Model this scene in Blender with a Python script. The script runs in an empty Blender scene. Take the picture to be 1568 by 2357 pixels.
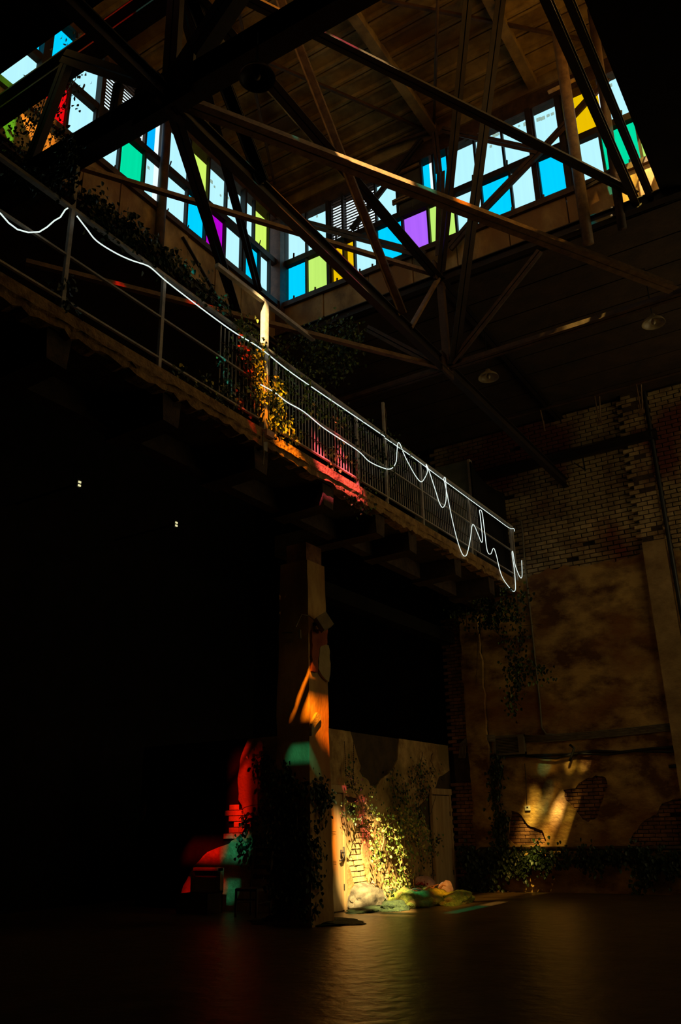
import bpy, bmesh, math, random
from mathutils import Vector, Matrix, noise
from mathutils.geometry import tessellate_polygon

# ------------------------------------------------------------------ camera
F_PX, CX, CY = 1936.8, 784.0, 1178.5            # image taken as 1568 x 2357
YAW, PITCH, ROLL = -0.5564, 0.35654, -0.02307
EYE = Vector((0.0, 0.0, 1.45))
fw = Vector((math.sin(YAW)*math.cos(PITCH), math.cos(YAW)*math.cos(PITCH), math.sin(PITCH)))
r0 = Vector((math.cos(YAW), -math.sin(YAW), 0.0)); u0 = r0.cross(fw)
rt = r0*math.cos(ROLL)+u0*math.sin(ROLL); up = -r0*math.sin(ROLL)+u0*math.cos(ROLL)
cam_d = bpy.data.cameras.new('camera'); cam = bpy.data.objects.new('camera', cam_d)
bpy.context.scene.collection.objects.link(cam)
M = Matrix((rt, up, -fw)).transposed().to_4x4(); M.translation = EYE; cam.matrix_world = M
cam_d.sensor_fit = 'HORIZONTAL'; cam_d.sensor_width = 36.0; cam_d.lens = 36.0*F_PX/1568.0
cam_d.clip_start = 0.05; cam_d.clip_end = 500
bpy.context.scene.camera = cam

# ------------------------------------------------------------------ world, sun, exposure
world = bpy.data.worlds.new('world'); bpy.context.scene.world = world; world.use_nodes = True
nt = world.node_tree; nt.nodes.clear()
wo = nt.nodes.new('ShaderNodeOutputWorld'); bg = nt.nodes.new('ShaderNodeBackground')
tc = nt.nodes.new('ShaderNodeTexCoord'); sx = nt.nodes.new('ShaderNodeSeparateXYZ')
rp = nt.nodes.new('ShaderNodeValToRGB'); ns = nt.nodes.new('ShaderNodeTexNoise'); mx = nt.nodes.new('ShaderNodeMix'); mx.data_type = 'RGBA'
rp.color_ramp.elements[0].position = 0.0; rp.color_ramp.elements[0].color = (.88, .97, 1.0, 1)
rp.color_ramp.elements[1].position = 0.9; rp.color_ramp.elements[1].color = (.74, .91, 1.0, 1)
ns.inputs['Scale'].default_value = 3.0; ns.inputs['Detail'].default_value = 4
mr = nt.nodes.new('ShaderNodeMapRange'); mr.inputs[1].default_value = .5; mr.inputs[2].default_value = .75; mr.inputs[4].default_value = .45
nt.links.new(tc.outputs['Generated'], sx.inputs[0]); nt.links.new(sx.outputs['Z'], rp.inputs[0])
nt.links.new(tc.outputs['Generated'], ns.inputs['Vector']); nt.links.new(ns.outputs['Fac'], mr.inputs[0])
nt.links.new(mr.outputs[0], mx.inputs[0]); nt.links.new(rp.outputs[0], mx.inputs[6]); mx.inputs[7].default_value = (.93, .97, 1, 1)
nt.links.new(mx.outputs[2], bg.inputs['Color']); bg.inputs['Strength'].default_value = 1.12
nt.links.new(bg.outputs[0], wo.inputs['Surface'])

SUN = Vector((0.48, -0.78, 1.0))                 # towards the sun
sd = bpy.data.lights.new('sun', 'SUN'); sd.energy = 38.0; sd.color = (1.0, .74, .40); sd.angle = math.radians(1.05)
so = bpy.data.objects.new('sun', sd); bpy.context.scene.collection.objects.link(so)
so.location = (6, -8, 22); so.rotation_euler = SUN.to_track_quat('Z', 'Y').to_euler()

vs = bpy.context.scene.view_settings
bpy.context.scene.display_settings.display_device = 'sRGB'
vs.view_transform = 'Standard'; vs.look = 'None'; vs.gamma = 1.0; vs.use_curve_mapping = False
vs.exposure = 0.0

# ------------------------------------------------------------------ helpers
C = bpy.context.scene.collection
rnd = random.Random(7)

def ray(x, y): return fw + rt*((x-CX)/F_PX) - up*((y-CY)/F_PX)
def PL(x, y, ax, v):
    d = ray(x, y); return EYE + d*((v-EYE[ax])/d[ax])
def PX(x, y, v): return PL(x, y, 0, v)
def PY(x, y, v): return PL(x, y, 1, v)
def PZ(x, y, v): return PL(x, y, 2, v)

WLOC = {}
def setp(o, label=None, cat=None, group=None, kind=None):
    if label: o['label'] = label
    if cat: o['category'] = cat
    if group: o['group'] = group
    if kind: o['kind'] = kind
    return o
def place(o, parent, loc=(0, 0, 0)):
    C.objects.link(o)
    loc = Vector(loc)
    if parent is not None:
        o.parent = parent; o.location = loc - WLOC[parent.name]
    else:
        o.location = loc
    WLOC[o.name] = loc
    return o
def thing(name, loc, label=None, cat=None, group=None, kind=None, parent=None):
    o = bpy.data.objects.new(name, None); o.empty_display_size = .1
    place(o, parent, loc); return setp(o, label, cat, group, kind)

class MB:
    def __init__(s): s.v = []; s.f = []
    def box(s, a, b):
        x0, y0, z0 = [min(a[i], b[i]) for i in range(3)]; x1, y1, z1 = [max(a[i], b[i]) for i in range(3)]
        n = len(s.v)
        s.v += [(x0,y0,z0),(x1,y0,z0),(x1,y1,z0),(x0,y1,z0),(x0,y0,z1),(x1,y0,z1),(x1,y1,z1),(x0,y1,z1)]
        s.f += [tuple(n+i for i in q) for q in ((3,2,1,0),(4,5,6,7),(0,1,5,4),(1,2,6,5),(2,3,7,6),(3,0,4,7))]
        return s
    def prism(s, p1, p2, sec, upv=(0, 0, 1)):
        p1 = Vector(p1); p2 = Vector(p2); d = (p2-p1).normalized(); u = Vector(upv)
        if abs(d.dot(u)) > .98: u = Vector((0, 1, 0))
        r = d.cross(u).normalized(); u = r.cross(d)
        n = len(s.v); k = len(sec)
        for p in (p1, p2):
            for a, b in sec: s.v.append(tuple(p + r*a + u*b))
        for i in range(k):
            j = (i+1) % k; s.f.append((n+i, n+j, n+k+j, n+k+i))
        s.f.append(tuple(n+k-1-i for i in range(k))); s.f.append(tuple(n+k+i for i in range(k)))
        return s
    def bar(s, p1, p2, w, h, upv=(0, 0, 1)):
        return s.prism(p1, p2, [(-w/2,-h/2),(w/2,-h/2),(w/2,h/2),(-w/2,h/2)], upv)
    def ibeam(s, p1, p2, w, h, t=.02, upv=(0, 0, 1)):
        a, b = w/2, h/2; q = t/2
        return s.prism(p1, p2, [(-a,-b),(a,-b),(a,-b+t),(q,-b+t),(q,b-t),(a,b-t),(a,b),(-a,b),(-a,b-t),(-q,b-t),(-q,-b+t),(-a,-b+t)], upv)
    def angles(s, p1, p2, w, gap=.02, t=.012, upv=(0, 0, 1)):      # two L angles back to back
        g = gap/2
        s.prism(p1, p2, [(g,-w/2),(g+w*.6,-w/2),(g+w*.6,-w/2+t),(g+t,-w/2+t),(g+t,w/2),(g,w/2)], upv)
        return s.prism(p1, p2, [(-g,-w/2),(-g,w/2),(-g-t,w/2),(-g-t,-w/2+t),(-g-w*.6,-w/2+t),(-g-w*.6,-w/2)], upv)
    def tube(s, pts, r, n=6, cap=True, taper=1.0):
        pts = [Vector(p) for p in pts]; base = len(s.v); m = len(pts); u = Vector((0.13, .27, .95)).normalized()
        for i, p in enumerate(pts):
            d = (pts[min(i+1, m-1)] - pts[max(i-1, 0)])
            d = d.normalized() if d.length > 1e-9 else Vector((0, 0, 1))
            if abs(d.dot(u)) > .95: u = Vector((.9, .3, .1)).normalized()
            a = d.cross(u).normalized(); b = a.cross(d); u = b
            rr = r*(1+(taper-1)*i/max(1, m-1))
            for k in range(n):
                t = 2*math.pi*k/n; s.v.append(tuple(p + a*math.cos(t)*rr + b*math.sin(t)*rr))
        for i in range(m-1):
            for k in range(n):
                j = (k+1) % n
                s.f.append((base+i*n+k, base+(i+1)*n+k, base+(i+1)*n+j, base+i*n+j))
        if cap:
            s.f.append(tuple(base+k for k in range(n))); s.f.append(tuple(base+(m-1)*n+n-1-k for k in range(n)))
        return s
    def lathe(s, c, prof, n=24, ax=(0, 0, 1)):
        c = Vector(c); ax = Vector(ax).normalized(); a = ax.orthogonal().normalized(); b = ax.cross(a); base = len(s.v)
        for r, z in prof:
            for k in range(n):
                t = 2*math.pi*k/n; s.v.append(tuple(c + ax*z + a*(r*math.cos(t)) + b*(r*math.sin(t))))
        for i in range(len(prof)-1):
            for k in range(n):
                j = (k+1) % n; s.f.append((base+i*n+k, base+i*n+j, base+(i+1)*n+j, base+(i+1)*n+k))
        return s
    def leaf(s, p, size, nrm, dirv):
        nrm = nrm.normalized(); d = (dirv - nrm*dirv.dot(nrm))
        if d.length < 1e-4: d = nrm.orthogonal()
        d.normalize(); w = nrm.cross(d); n = len(s.v); L = size
        q = [p, p+w*L*.42+d*L*.22+nrm*L*.10, p+w*L*.30+d*L*.68+nrm*L*.08, p+d*L, p-w*L*.30+d*L*.68+nrm*L*.08, p-w*L*.42+d*L*.22+nrm*L*.10, p+d*L*.5-nrm*L*.05]
        s.v += [tuple(x) for x in q]
        s.f += [(n, n+1, n+6), (n+1, n+2, n+6), (n+2, n+3, n+6), (n+3, n+4, n+6), (n+4, n+5, n+6), (n+5, n, n+6)]
    def mesh(s, name, mat, smooth=False):
        me = bpy.data.meshes.new(name); me.from_pydata(s.v, [], s.f); me.materials.append(mat)
        if smooth: me.polygons.foreach_set('use_smooth', [True]*len(me.polygons))
        me.update(); return me
    def build(s, name, mat, parent=None, smooth=False, **kw):
        o = bpy.data.objects.new(name, s.mesh(name, mat, smooth)); place(o, parent); return setp(o, **kw)

def sheet(name, frame, outer, holes, thick, mat, parent=None, **kw):
    """a layer with a real thickness, outline and holes; frame(a, z, depth) -> world"""
    loops = [outer]+holes
    tris = tessellate_polygon([[Vector((a, z, 0)) for a, z in l] for l in loops])
    pts = [p for l in loops for p in l]; n = len(pts); m = MB()
    m.v = [tuple(frame(a, z, 0)) for a, z in pts]+[tuple(frame(a, z, thick)) for a, z in pts]
    for t in tris: m.f.append(tuple(t)); m.f.append(tuple(n+i for i in reversed(t)))
    k = 0
    for l in loops:
        L = len(l)
        for i in range(L):
            j = (i+1) % L; m.f.append((k+i, k+j, n+k+j, n+k+i))
        k += L
    o = m.build(name, mat, parent, **kw)
    bm = bmesh.new(); bm.from_mesh(o.data); bmesh.ops.recalc_face_normals(bm, faces=bm.faces); bm.to_mesh(o.data); bm.free()
    return o
def jag(poly, step=.12, amp=.03, seed=1):
    r = random.Random(seed); out = []
    for i in range(len(poly)):
        a = Vector(poly[i]); b = Vector(poly[(i+1) % len(poly)]); n = max(1, int((b-a).length/step))
        nn = Vector((-(b-a).y, (b-a).x)); nn = nn.normalized() if nn.length else nn
        for k in range(n):
            p = a.lerp(b, k/n)
            if 0 < k: p = p + nn*r.uniform(-amp, amp)
            out.append((p.x, p.y))
    return out
def inside(p, poly):
    x, y = p; c = False; j = len(poly)-1
    for i in range(len(poly)):
        xi, yi = poly[i]; xj, yj = poly[j]
        if (yi > y) != (yj > y) and x < (xj-xi)*(y-yi)/(yj-yi)+xi: c = not c
        j = i
    return c
FY = lambda y0: (lambda a, z, d: Vector((a, y0-d, z)))        # plane facing -Y
FX = lambda x0: (lambda a, z, d: Vector((x0+d, a, z)))        # plane facing +X
def poly_y(px, y0): return [(lambda p: (p.x, p.z))(PY(x, y, y0)) for x, y in px]
def poly_x(px, x0): return [(lambda p: (p.y, p.z))(PX(x, y, x0)) for x, y in px]

# ------------------------------------------------------------------ materials
def mat(name, c1, c2=None, scale=3.0, rough=.85, metal=0.0, bump=0.0, bscale=30, c3=None, stretch=None, objrand=0.0, spec=.5, ramp=(.35, .65)):
    m = bpy.data.materials.new(name); m.use_nodes = True; t = m.node_tree; b = t.nodes['Principled BSDF']
    b.inputs['Roughness'].default_value = rough; b.inputs['Metallic'].default_value = metal
    b.inputs['Specular IOR Level'].default_value = spec
    if c2 is None: b.inputs['Base Color'].default_value = (*c1, 1); 
    g = t.nodes.new('ShaderNodeNewGeometry'); mp = t.nodes.new('ShaderNodeMapping'); t.links.new(g.outputs['Position'], mp.inputs[0])
    if stretch: mp.inputs['Scale'].default_value = stretch
    if c2 is not None:
        n = t.nodes.new('ShaderNodeTexNoise'); n.inputs['Scale'].default_value = scale; n.inputs['Detail'].default_value = 7; n.inputs['Roughness'].default_value = .65
        t.links.new(mp.outputs[0], n.inputs['Vector'])
        r = t.nodes.new('ShaderNodeValToRGB'); t.links.new(n.outputs['Fac'], r.inputs[0])
        r.color_ramp.elements[0].position = ramp[0]; r.color_ramp.elements[1].position = ramp[1]
        r.color_ramp.elements[0].color = (*c1, 1); r.color_ramp.elements[1].color = (*c2, 1)
        out = r.outputs[0]
        if c3 is not None:
            n2 = t.nodes.new('ShaderNodeTexNoise'); n2.inputs['Scale'].default_value = scale*.35; n2.inputs['Detail'].default_value = 5
            t.links.new(mp.outputs[0], n2.inputs['Vector'])
            m2 = t.nodes.new('ShaderNodeMapRange'); m2.inputs[1].default_value = .5; m2.inputs[2].default_value = .62
            t.links.new(n2.outputs['Fac'], m2.inputs[0])
            k = t.nodes.new('ShaderNodeMix'); k.data_type = 'RGBA'; t.links.new(m2.outputs[0], k.inputs[0]); t.links.new(out, k.inputs[6]); k.inputs[7].default_value = (*c3, 1); out = k.outputs[2]
        if objrand:
            oi = t.nodes.new('ShaderNodeObjectInfo'); h = t.nodes.new('ShaderNodeHueSaturation'); mr_ = t.nodes.new('ShaderNodeMapRange')
            mr_.inputs[3].default_value = 1-objrand; mr_.inputs[4].default_value = 1+objrand
            t.links.new(oi.outputs['Random'], mr_.inputs[0]); t.links.new(mr_.outputs[0], h.inputs['Value']); t.links.new(out, h.inputs['Color']); out = h.outputs[0]
        t.links.new(out, b.inputs['Base Color'])
    if bump:
        n3 = t.nodes.new('ShaderNodeTexNoise'); n3.inputs['Scale'].default_value = bscale; n3.inputs['Detail'].default_value = 6
        bp = t.nodes.new('ShaderNodeBump'); bp.inputs['Strength'].default_value = bump; bp.inputs['Distance'].default_value = .03
        t.links.new(mp.outputs[0], n3.inputs['Vector']); t.links.new(n3.outputs['Fac'], bp.inputs['Height']); t.links.new(bp.outputs[0], b.inputs['Normal'])
    return m
def pane_mat(name, col, streak=.12, diffuse=.0):
    """tinted see-through sheet: light passes and takes its colour"""
    m = bpy.data.materials.new(name); m.use_nodes = True; t = m.node_tree; t.nodes.clear()
    o = t.nodes.new('ShaderNodeOutputMaterial'); tr = t.nodes.new('ShaderNodeBsdfTransparent')
    g = t.nodes.new('ShaderNodeNewGeometry'); mp = t.nodes.new('ShaderNodeMapping'); mp.inputs['Scale'].default_value = (14, 14, .5)
    n = t.nodes.new('ShaderNodeTexNoise'); n.inputs['Scale'].default_value = 1.0; n.inputs['Detail'].default_value = 3
    t.links.new(g.outputs['Position'], mp.inputs[0]); t.links.new(mp.outputs[0], n.inputs['Vector'])
    k = t.nodes.new('ShaderNodeMix'); k.data_type = 'RGBA'; t.links.new(n.outputs['Fac'], k.inputs[0])
    s = [math.sqrt(max(c, 0)) for c in col]                       # two faces per sheet
    k.inputs[6].default_value = (*[c*(1-streak) for c in s], 1); k.inputs[7].default_value = (*[min(1, c*(1+streak)) for c in s], 1)
    t.links.new(k.outputs[2], tr.inputs[0]); t.links.new(tr.outputs[0], o.inputs['Surface'])
    return m
m_floor = mat('floor_concrete', (.06,.034,.010), (.15,.09,.032), 1.6, rough=.36, bump=.6, bscale=5, spec=.4, stretch=(1,1,1))
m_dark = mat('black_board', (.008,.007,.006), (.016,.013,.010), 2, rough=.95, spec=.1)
m_steel = mat('rusted_steel', (.025,.011,.005), (.075,.036,.016), 5, rough=.6, bump=.15, bscale=60, spec=.35)
m_steel_d = mat('dark_steel', (.010,.006,.004), (.024,.013,.007), 4, rough=.6, spec=.3)
m_rustbar = mat('orange_rust_steel', (.10,.048,.016), (.22,.12,.045), 8, rough=.55, bump=.2, bscale=80)
m_paintbar = mat('grey_painted_steel', (.35,.30,.24), (.52,.46,.38), 12, rough=.4, bump=.08, bscale=90)
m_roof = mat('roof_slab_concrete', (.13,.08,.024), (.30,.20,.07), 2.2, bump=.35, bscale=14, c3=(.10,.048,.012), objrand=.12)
m_roof_shade = mat('shaded_roof_slab', (.018,.009,.004), (.045,.022,.008), 2.2, bump=.35, bscale=14)  # roof slab concrete with the lower roof's shade put into its colour
m_band = mat('sill_concrete', (.13,.075,.022), (.42,.27,.10), 2.0, bump=.5, bscale=12, stretch=(1,1,.5), c3=(.16,.075,.018), objrand=.12)
m_brick_w = mat('limewashed_brick', (.20,.11,.04), (.55,.40,.18), 1.5, bump=.5, bscale=40, objrand=.3, c3=(.16,.032,.012))
m_brick_r = mat('red_brick', (.12,.045,.018), (.32,.14,.055), 4, bump=.5, bscale=40, objrand=.3)
m_mortar = mat('dark_mortar', (.03,.016,.007), (.07,.04,.018), 6, bump=.4, bscale=40)
m_plaster = mat('stained_plaster', (.12,.045,.008), (.56,.34,.095), 1.3, bump=.6, bscale=14, c3=(.26,.10,.018), stretch=(.8,.8,1.3), ramp=(.40,.60))
m_plaster_p = mat('pale_plaster', (.24,.14,.045), (.48,.31,.12), 1.6, bump=.4, bscale=16, stretch=(1,1,1.4))
m_flat = mat('scenic_plaster', (.30,.17,.05), (.66,.44,.17), 2.4, bump=.4, bscale=20, c3=(.26,.17,.045), ramp=(.40,.62))
m_flatbrick = mat('scenic_brick', (.52,.33,.12), (.72,.50,.22), 5, bump=.3, bscale=50, objrand=.12)
m_flatboard = mat('scenic_backing', (.045,.028,.010), (.09,.055,.02), 3)
m_col = mat('column_plaster', (.30,.15,.035), (.60,.36,.11), 1.5, bump=.35, bscale=18, c3=(.34,.14,.03), stretch=(1.2,1.2,.5))
m_colred = mat('red_scuffed_paint', (.20,.03,.012), (.30,.07,.02), 4, bump=.2)
m_patch = mat('bare_plaster_patch', (.30,.21,.08), (.38,.28,.12), 6, bump=.4)
m_wood = mat('pale_door_wood', (.42,.27,.11), (.60,.42,.20), 3, rough=.5, stretch=(3,3,.25), bump=.1)
m_woodd = mat('dark_wood', (.035,.018,.008), (.08,.042,.02), 3, rough=.5, stretch=(3,3,.4))
m_chest = mat('chest_lining', (.30,.18,.08), (.42,.27,.12), 4, rough=.6)
m_black = mat('black_metal', (.01,.009,.008), rough=.5)
m_cable = mat('cable_sheath', (.13,.10,.06), (.2,.16,.09), 6, rough=.6)
m_white = mat('white_plastic', (.7,.66,.55), rough=.4)
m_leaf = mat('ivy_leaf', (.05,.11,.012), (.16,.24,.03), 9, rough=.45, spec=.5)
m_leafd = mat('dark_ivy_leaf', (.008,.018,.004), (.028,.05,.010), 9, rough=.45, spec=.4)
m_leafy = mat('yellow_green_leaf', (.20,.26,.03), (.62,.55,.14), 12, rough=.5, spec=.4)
m_stem = mat('vine_stem', (.30,.17,.07), (.48,.30,.13), 10, rough=.7)
m_stemd = mat('dark_vine_stem', (.06,.03,.012), (.11,.06,.025), 10, rough=.7)
m_rock = mat('grey_rock', (.05,.042,.025), (.17,.15,.095), 5, bump=.6, bscale=12)
m_rockp = mat('pink_rock', (.60,.28,.20), (.80,.48,.36), 7, bump=.4, bscale=20)
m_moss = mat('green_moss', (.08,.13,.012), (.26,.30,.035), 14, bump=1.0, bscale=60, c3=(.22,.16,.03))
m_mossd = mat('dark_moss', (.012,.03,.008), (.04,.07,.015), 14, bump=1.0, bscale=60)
m_petal = mat('red_petal', (.45,.02,.015), (.62,.06,.03), 20)
m_lamp = mat('lamp_enamel', (.20,.15,.08), (.34,.26,.14), 8, rough=.35)
m_lampd = mat('lamp_enamel_black', (.015,.013,.010), rough=.5)
m_booth = mat('grey_green_panel', (.12,.15,.11), (.20,.23,.17), 4, rough=.7)
m_rope = bpy.data.materials.new('light_rope'); m_rope.use_nodes = True
_b = m_rope.node_tree.nodes['Principled BSDF']; _b.inputs['Base Color'].default_value = (.8,.85,.8,1); _b.inputs['Emission Color'].default_value = (.86,1,.95,1); _b.inputs['Emission Strength'].default_value = 1.0
P = {'clear': pane_mat('clear_pane', (.56,.90,1.0), .03), 'cyan': pane_mat('cyan_pane', (.0,.62,1.0), .04), 'blue': pane_mat('blue_pane', (.0,.44,.95), .05),
     'lime': pane_mat('lime_pane', (.60,.84,.14), .05), 'yellow': pane_mat('yellow_green_pane', (.72,.90,.12), .05), 'violet': pane_mat('violet_pane', (.50,.12,.95), .08),
     'magenta': pane_mat('magenta_pane', (.50,.0,.55), .14), 'orange': pane_mat('orange_pane', (1.0,.50,.0), .05), 'red': pane_mat('red_pane', (.95,.002,.004), .03),
     'green': pane_mat('green_pane', (.0,.72,.33), .04), 'dirty': pane_mat('grimy_glass', (.035,.028,.012), .3),
     'grey': mat('grey_infill_board', (.03,.022,.012), (.055,.042,.022), 4)}
COLW = {'clear': 'clear', 'cyan': 'cyan', 'blue': 'blue', 'lime': 'lime green', 'yellow': 'yellow green', 'violet': 'violet', 'magenta': 'magenta', 'orange': 'amber orange', 'red': 'red', 'green': 'emerald green', 'grey': 'opaque grey'}
# sun-side panes (out of the picture) tinted for the light patches they throw
S = {'clear': pane_mat('frosted_sun_pane', (1.0,.95,.75), .02), 'pink': pane_mat('pink_sun_pane', (1.0,.16,.42), .02), 'teal': pane_mat('teal_sun_pane', (.02,.70,1.0), .02),
     'orange': pane_mat('orange_sun_pane', (.80,.32,.02), .02), 'red': pane_mat('red_sun_pane', (1.0,.02,.005), .02), 'green': pane_mat('green_sun_pane', (.10,.80,.08), .02), 'amber': pane_mat('amber_sun_pane', (.9,.5,.12), .02),
     'midred': pane_mat('mid_red_sun_pane', (.18,.004,.002), .02), 'glow2': pane_mat('weak_wall_glow_pane', (.24,.23,.09), .5), 'glow': pane_mat('wall_glow_pane', (.50,.44,.15), .5), 'grime': pane_mat('grimy_end_glass', (.07,.055,.018), .5), 'midteal': pane_mat('mid_teal_sun_pane', (.01,.26,.42), .02), 'dimteal': pane_mat('dim_teal_sun_pane', (.006,.14,.22), .02), 'dimred': pane_mat('dim_red_sun_pane', (.30,.004,.002), .02), 'dimamber': pane_mat('dim_amber_sun_pane', (.30,.16,.03), .02), 'dimorange': pane_mat('dim_orange_sun_pane', (.55,.20,.01), .02)}

def opal(name, col, through=(0, 0, 0)):
    m = bpy.data.materials.new(name); m.use_nodes = True; t = m.node_tree; t.nodes.clear()
    o = t.nodes.new('ShaderNodeOutputMaterial'); a = t.nodes.new('ShaderNodeBsdfTranslucent'); b = t.nodes.new('ShaderNodeBsdfTransparent'); k = t.nodes.new('ShaderNodeAddShader')
    a.inputs[0].default_value = (*col, 1); b.inputs[0].default_value = (*through, 1)
    t.links.new(a.outputs[0], k.inputs[0]); t.links.new(b.outputs[0], k.inputs[1]); t.links.new(k.outputs[0], o.inputs['Surface']); return m
S['opal'] = opal('unseen_fill_opal', (.20,.16,.07)); S['opal_r'] = opal('unseen_fill_opal_right', (.38,.28,.12), (.22,.19,.11))  # unseen translucent sheets, added to spread soft sunlight inside the lantern
# ------------------------------------------------------------------ main dimensions (metres)
XL, XR, YN, YB = -9.25, -1.33, 4.95, 12.58      # roof lantern: left, right, near and far glazing
ZS, ZT, ZG, ZC = 12.0, 13.05, 14.2, 14.75        # sill, transom, top of glass, ceiling
ZR = 11.1                                        # soffit of the lower roof
WY = 19.2                                        # face of the back wall
FXX = -8.98                                      # scenic wall along Y
FYY = 13.6                                       # scenic wall along X

# ------------------------------------------------------------------ floor, walls, ceilings
XW = 2.4
MB().box((-15, -4, -.2), (XW, 20.2, 0)).build('floor', m_floor, kind='structure')
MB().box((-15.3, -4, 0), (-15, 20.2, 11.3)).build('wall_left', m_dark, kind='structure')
XW = 2.4
wr = thing('wall_right', (XW, 8, 0), kind='structure')
for a, b in (((XW,-4,0),(XW+.3,20.2,3.2)), ((XW,-4,10.4),(XW+.3,20.2,11.3)), ((XW,-4,3.2),(XW+.3,13,10.4)), ((XW,18.56,3.2),(XW+.3,20.2,10.4)), ((XW,-4,10.4),(XW+3.4,20.2,10.6))): MB().box(a, b).build('wall_and_canopy', m_dark, wr)  # last box is an unseen canopy added to keep direct sun out
P_fill = pane_mat('added_fill_glass', (1.0,.66,.30), .05)  # unseen side windows added to light the back wall, tint sets strength
for i in range(7):
    y = 13+i*.8; MB().box((XW+.12, y, 3.2), (XW+.14, y+.76, 10.4)).build('pane', P_fill, wr); MB().box((XW+.05, y+.76, 3.2), (XW+.2, y+.8, 10.4)).build('mullion', m_dark, wr)
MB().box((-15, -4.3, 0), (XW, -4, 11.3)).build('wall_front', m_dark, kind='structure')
wall_back = thing('wall_back', (-5.5, 19.5, 0), kind='structure')
MB().box((-9.05, 19.30, 0), (XW, 20.0, 11.3)).build('masonry_core', m_mortar, wall_back)
MB().box((-15, 19.22, 0), (-9.05, 20.0, 11.3)).build('black_masonry', m_dark, wall_back)  # wall left of the brick in plain near-black
low = thing('ceiling', (-5, 8, 11.2), kind='structure')
for i in range(9):                                # roof slabs beyond the lantern
    y0 = YB+.15+i*.83; MB().box((-15, y0, ZR), (XW, y0+.80, ZR+.25)).build('roof_slab', m_roof_shade, low)
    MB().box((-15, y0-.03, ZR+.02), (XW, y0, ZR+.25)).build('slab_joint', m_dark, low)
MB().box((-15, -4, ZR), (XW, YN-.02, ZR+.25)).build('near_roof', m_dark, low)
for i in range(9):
    y0 = YN+i*.86; MB().box((-15, y0, 10.86), (XL-.2, y0+.84, ZR+.25)).build('roof_slab', m_roof_shade, low)
MB().box((XR, YN, ZR), (XW, YB+.12, ZR+.25)).build('side_roof', m_dark, low)

# lantern ceiling: precast slabs between ceiling ribs
lant = thing('ceiling', (-5.3, 8.7, ZC), kind='structure')
MB().box((-9.6, 5.75, ZC+.16), (-1.0, 12.95, ZC+.4)).box((-9.6, 4.6, 15.7), (-1.0, 5.95, 15.9)).box((-9.6, 5.75, ZC+.3), (-1.0, 5.95, 15.8)).build('roof_deck', m_dark, lant)  # the two end boxes form an unseen raised strip, added for steep sun
ribs = [-9.5, -7.4, -5.3, -3.2, -1.1]
proto = None
for i in range(4):
    for j in range(16):
        y0 = 5.76+j*.435
        if proto is None:
            w, h = 2.06, .405; m = MB()
            m.v = [(0,0,.14),(w,0,.14),(w,h,.14),(0,h,.14),(0,0,.0),(w,0,.0),(w,h,.0),(0,h,.0),(.0,.05,0),(w,.05,0),(w,h-.05,0),(0,h-.05,0),(0,.075,.05),(w,.075,.05),(w,h-.075,.05),(0,h-.075,.05)]
            m.f = [(0,1,2,3),(0,4,5,1),(3,2,6,7),(4,8,9,5),(8,12,13,9),(12,15,14,13),(15,11,10,14),(11,7,6,10),(1,5,9,13,14,10,6,2),(0,3,7,11,15,12,8,4)]
            proto = m.mesh('roof_panel', m_roof)
        o = bpy.data.objects.new('roof_panel', proto); place(o, lant, (ribs[i]+.02, y0, ZC+rnd.uniform(-.004, .004)))
for x in ribs:
    MB().box((x-.09, 5.75, ZC-.16), (x+.09, YB+.2, ZC+.15)).build('ceiling_rib', m_roof, lant)
for (a, b) in (((600,136),(972,296)), ((547,12),(632,424)), ((880,0),(1460,190))):
    p, q = PZ(*a, ZC-.07), PZ(*b, ZC-.07); q.y = min(q.y, YB)
    MB().bar(p, q, .05, .06).build('ceiling_tie', m_steel, lant)

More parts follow.
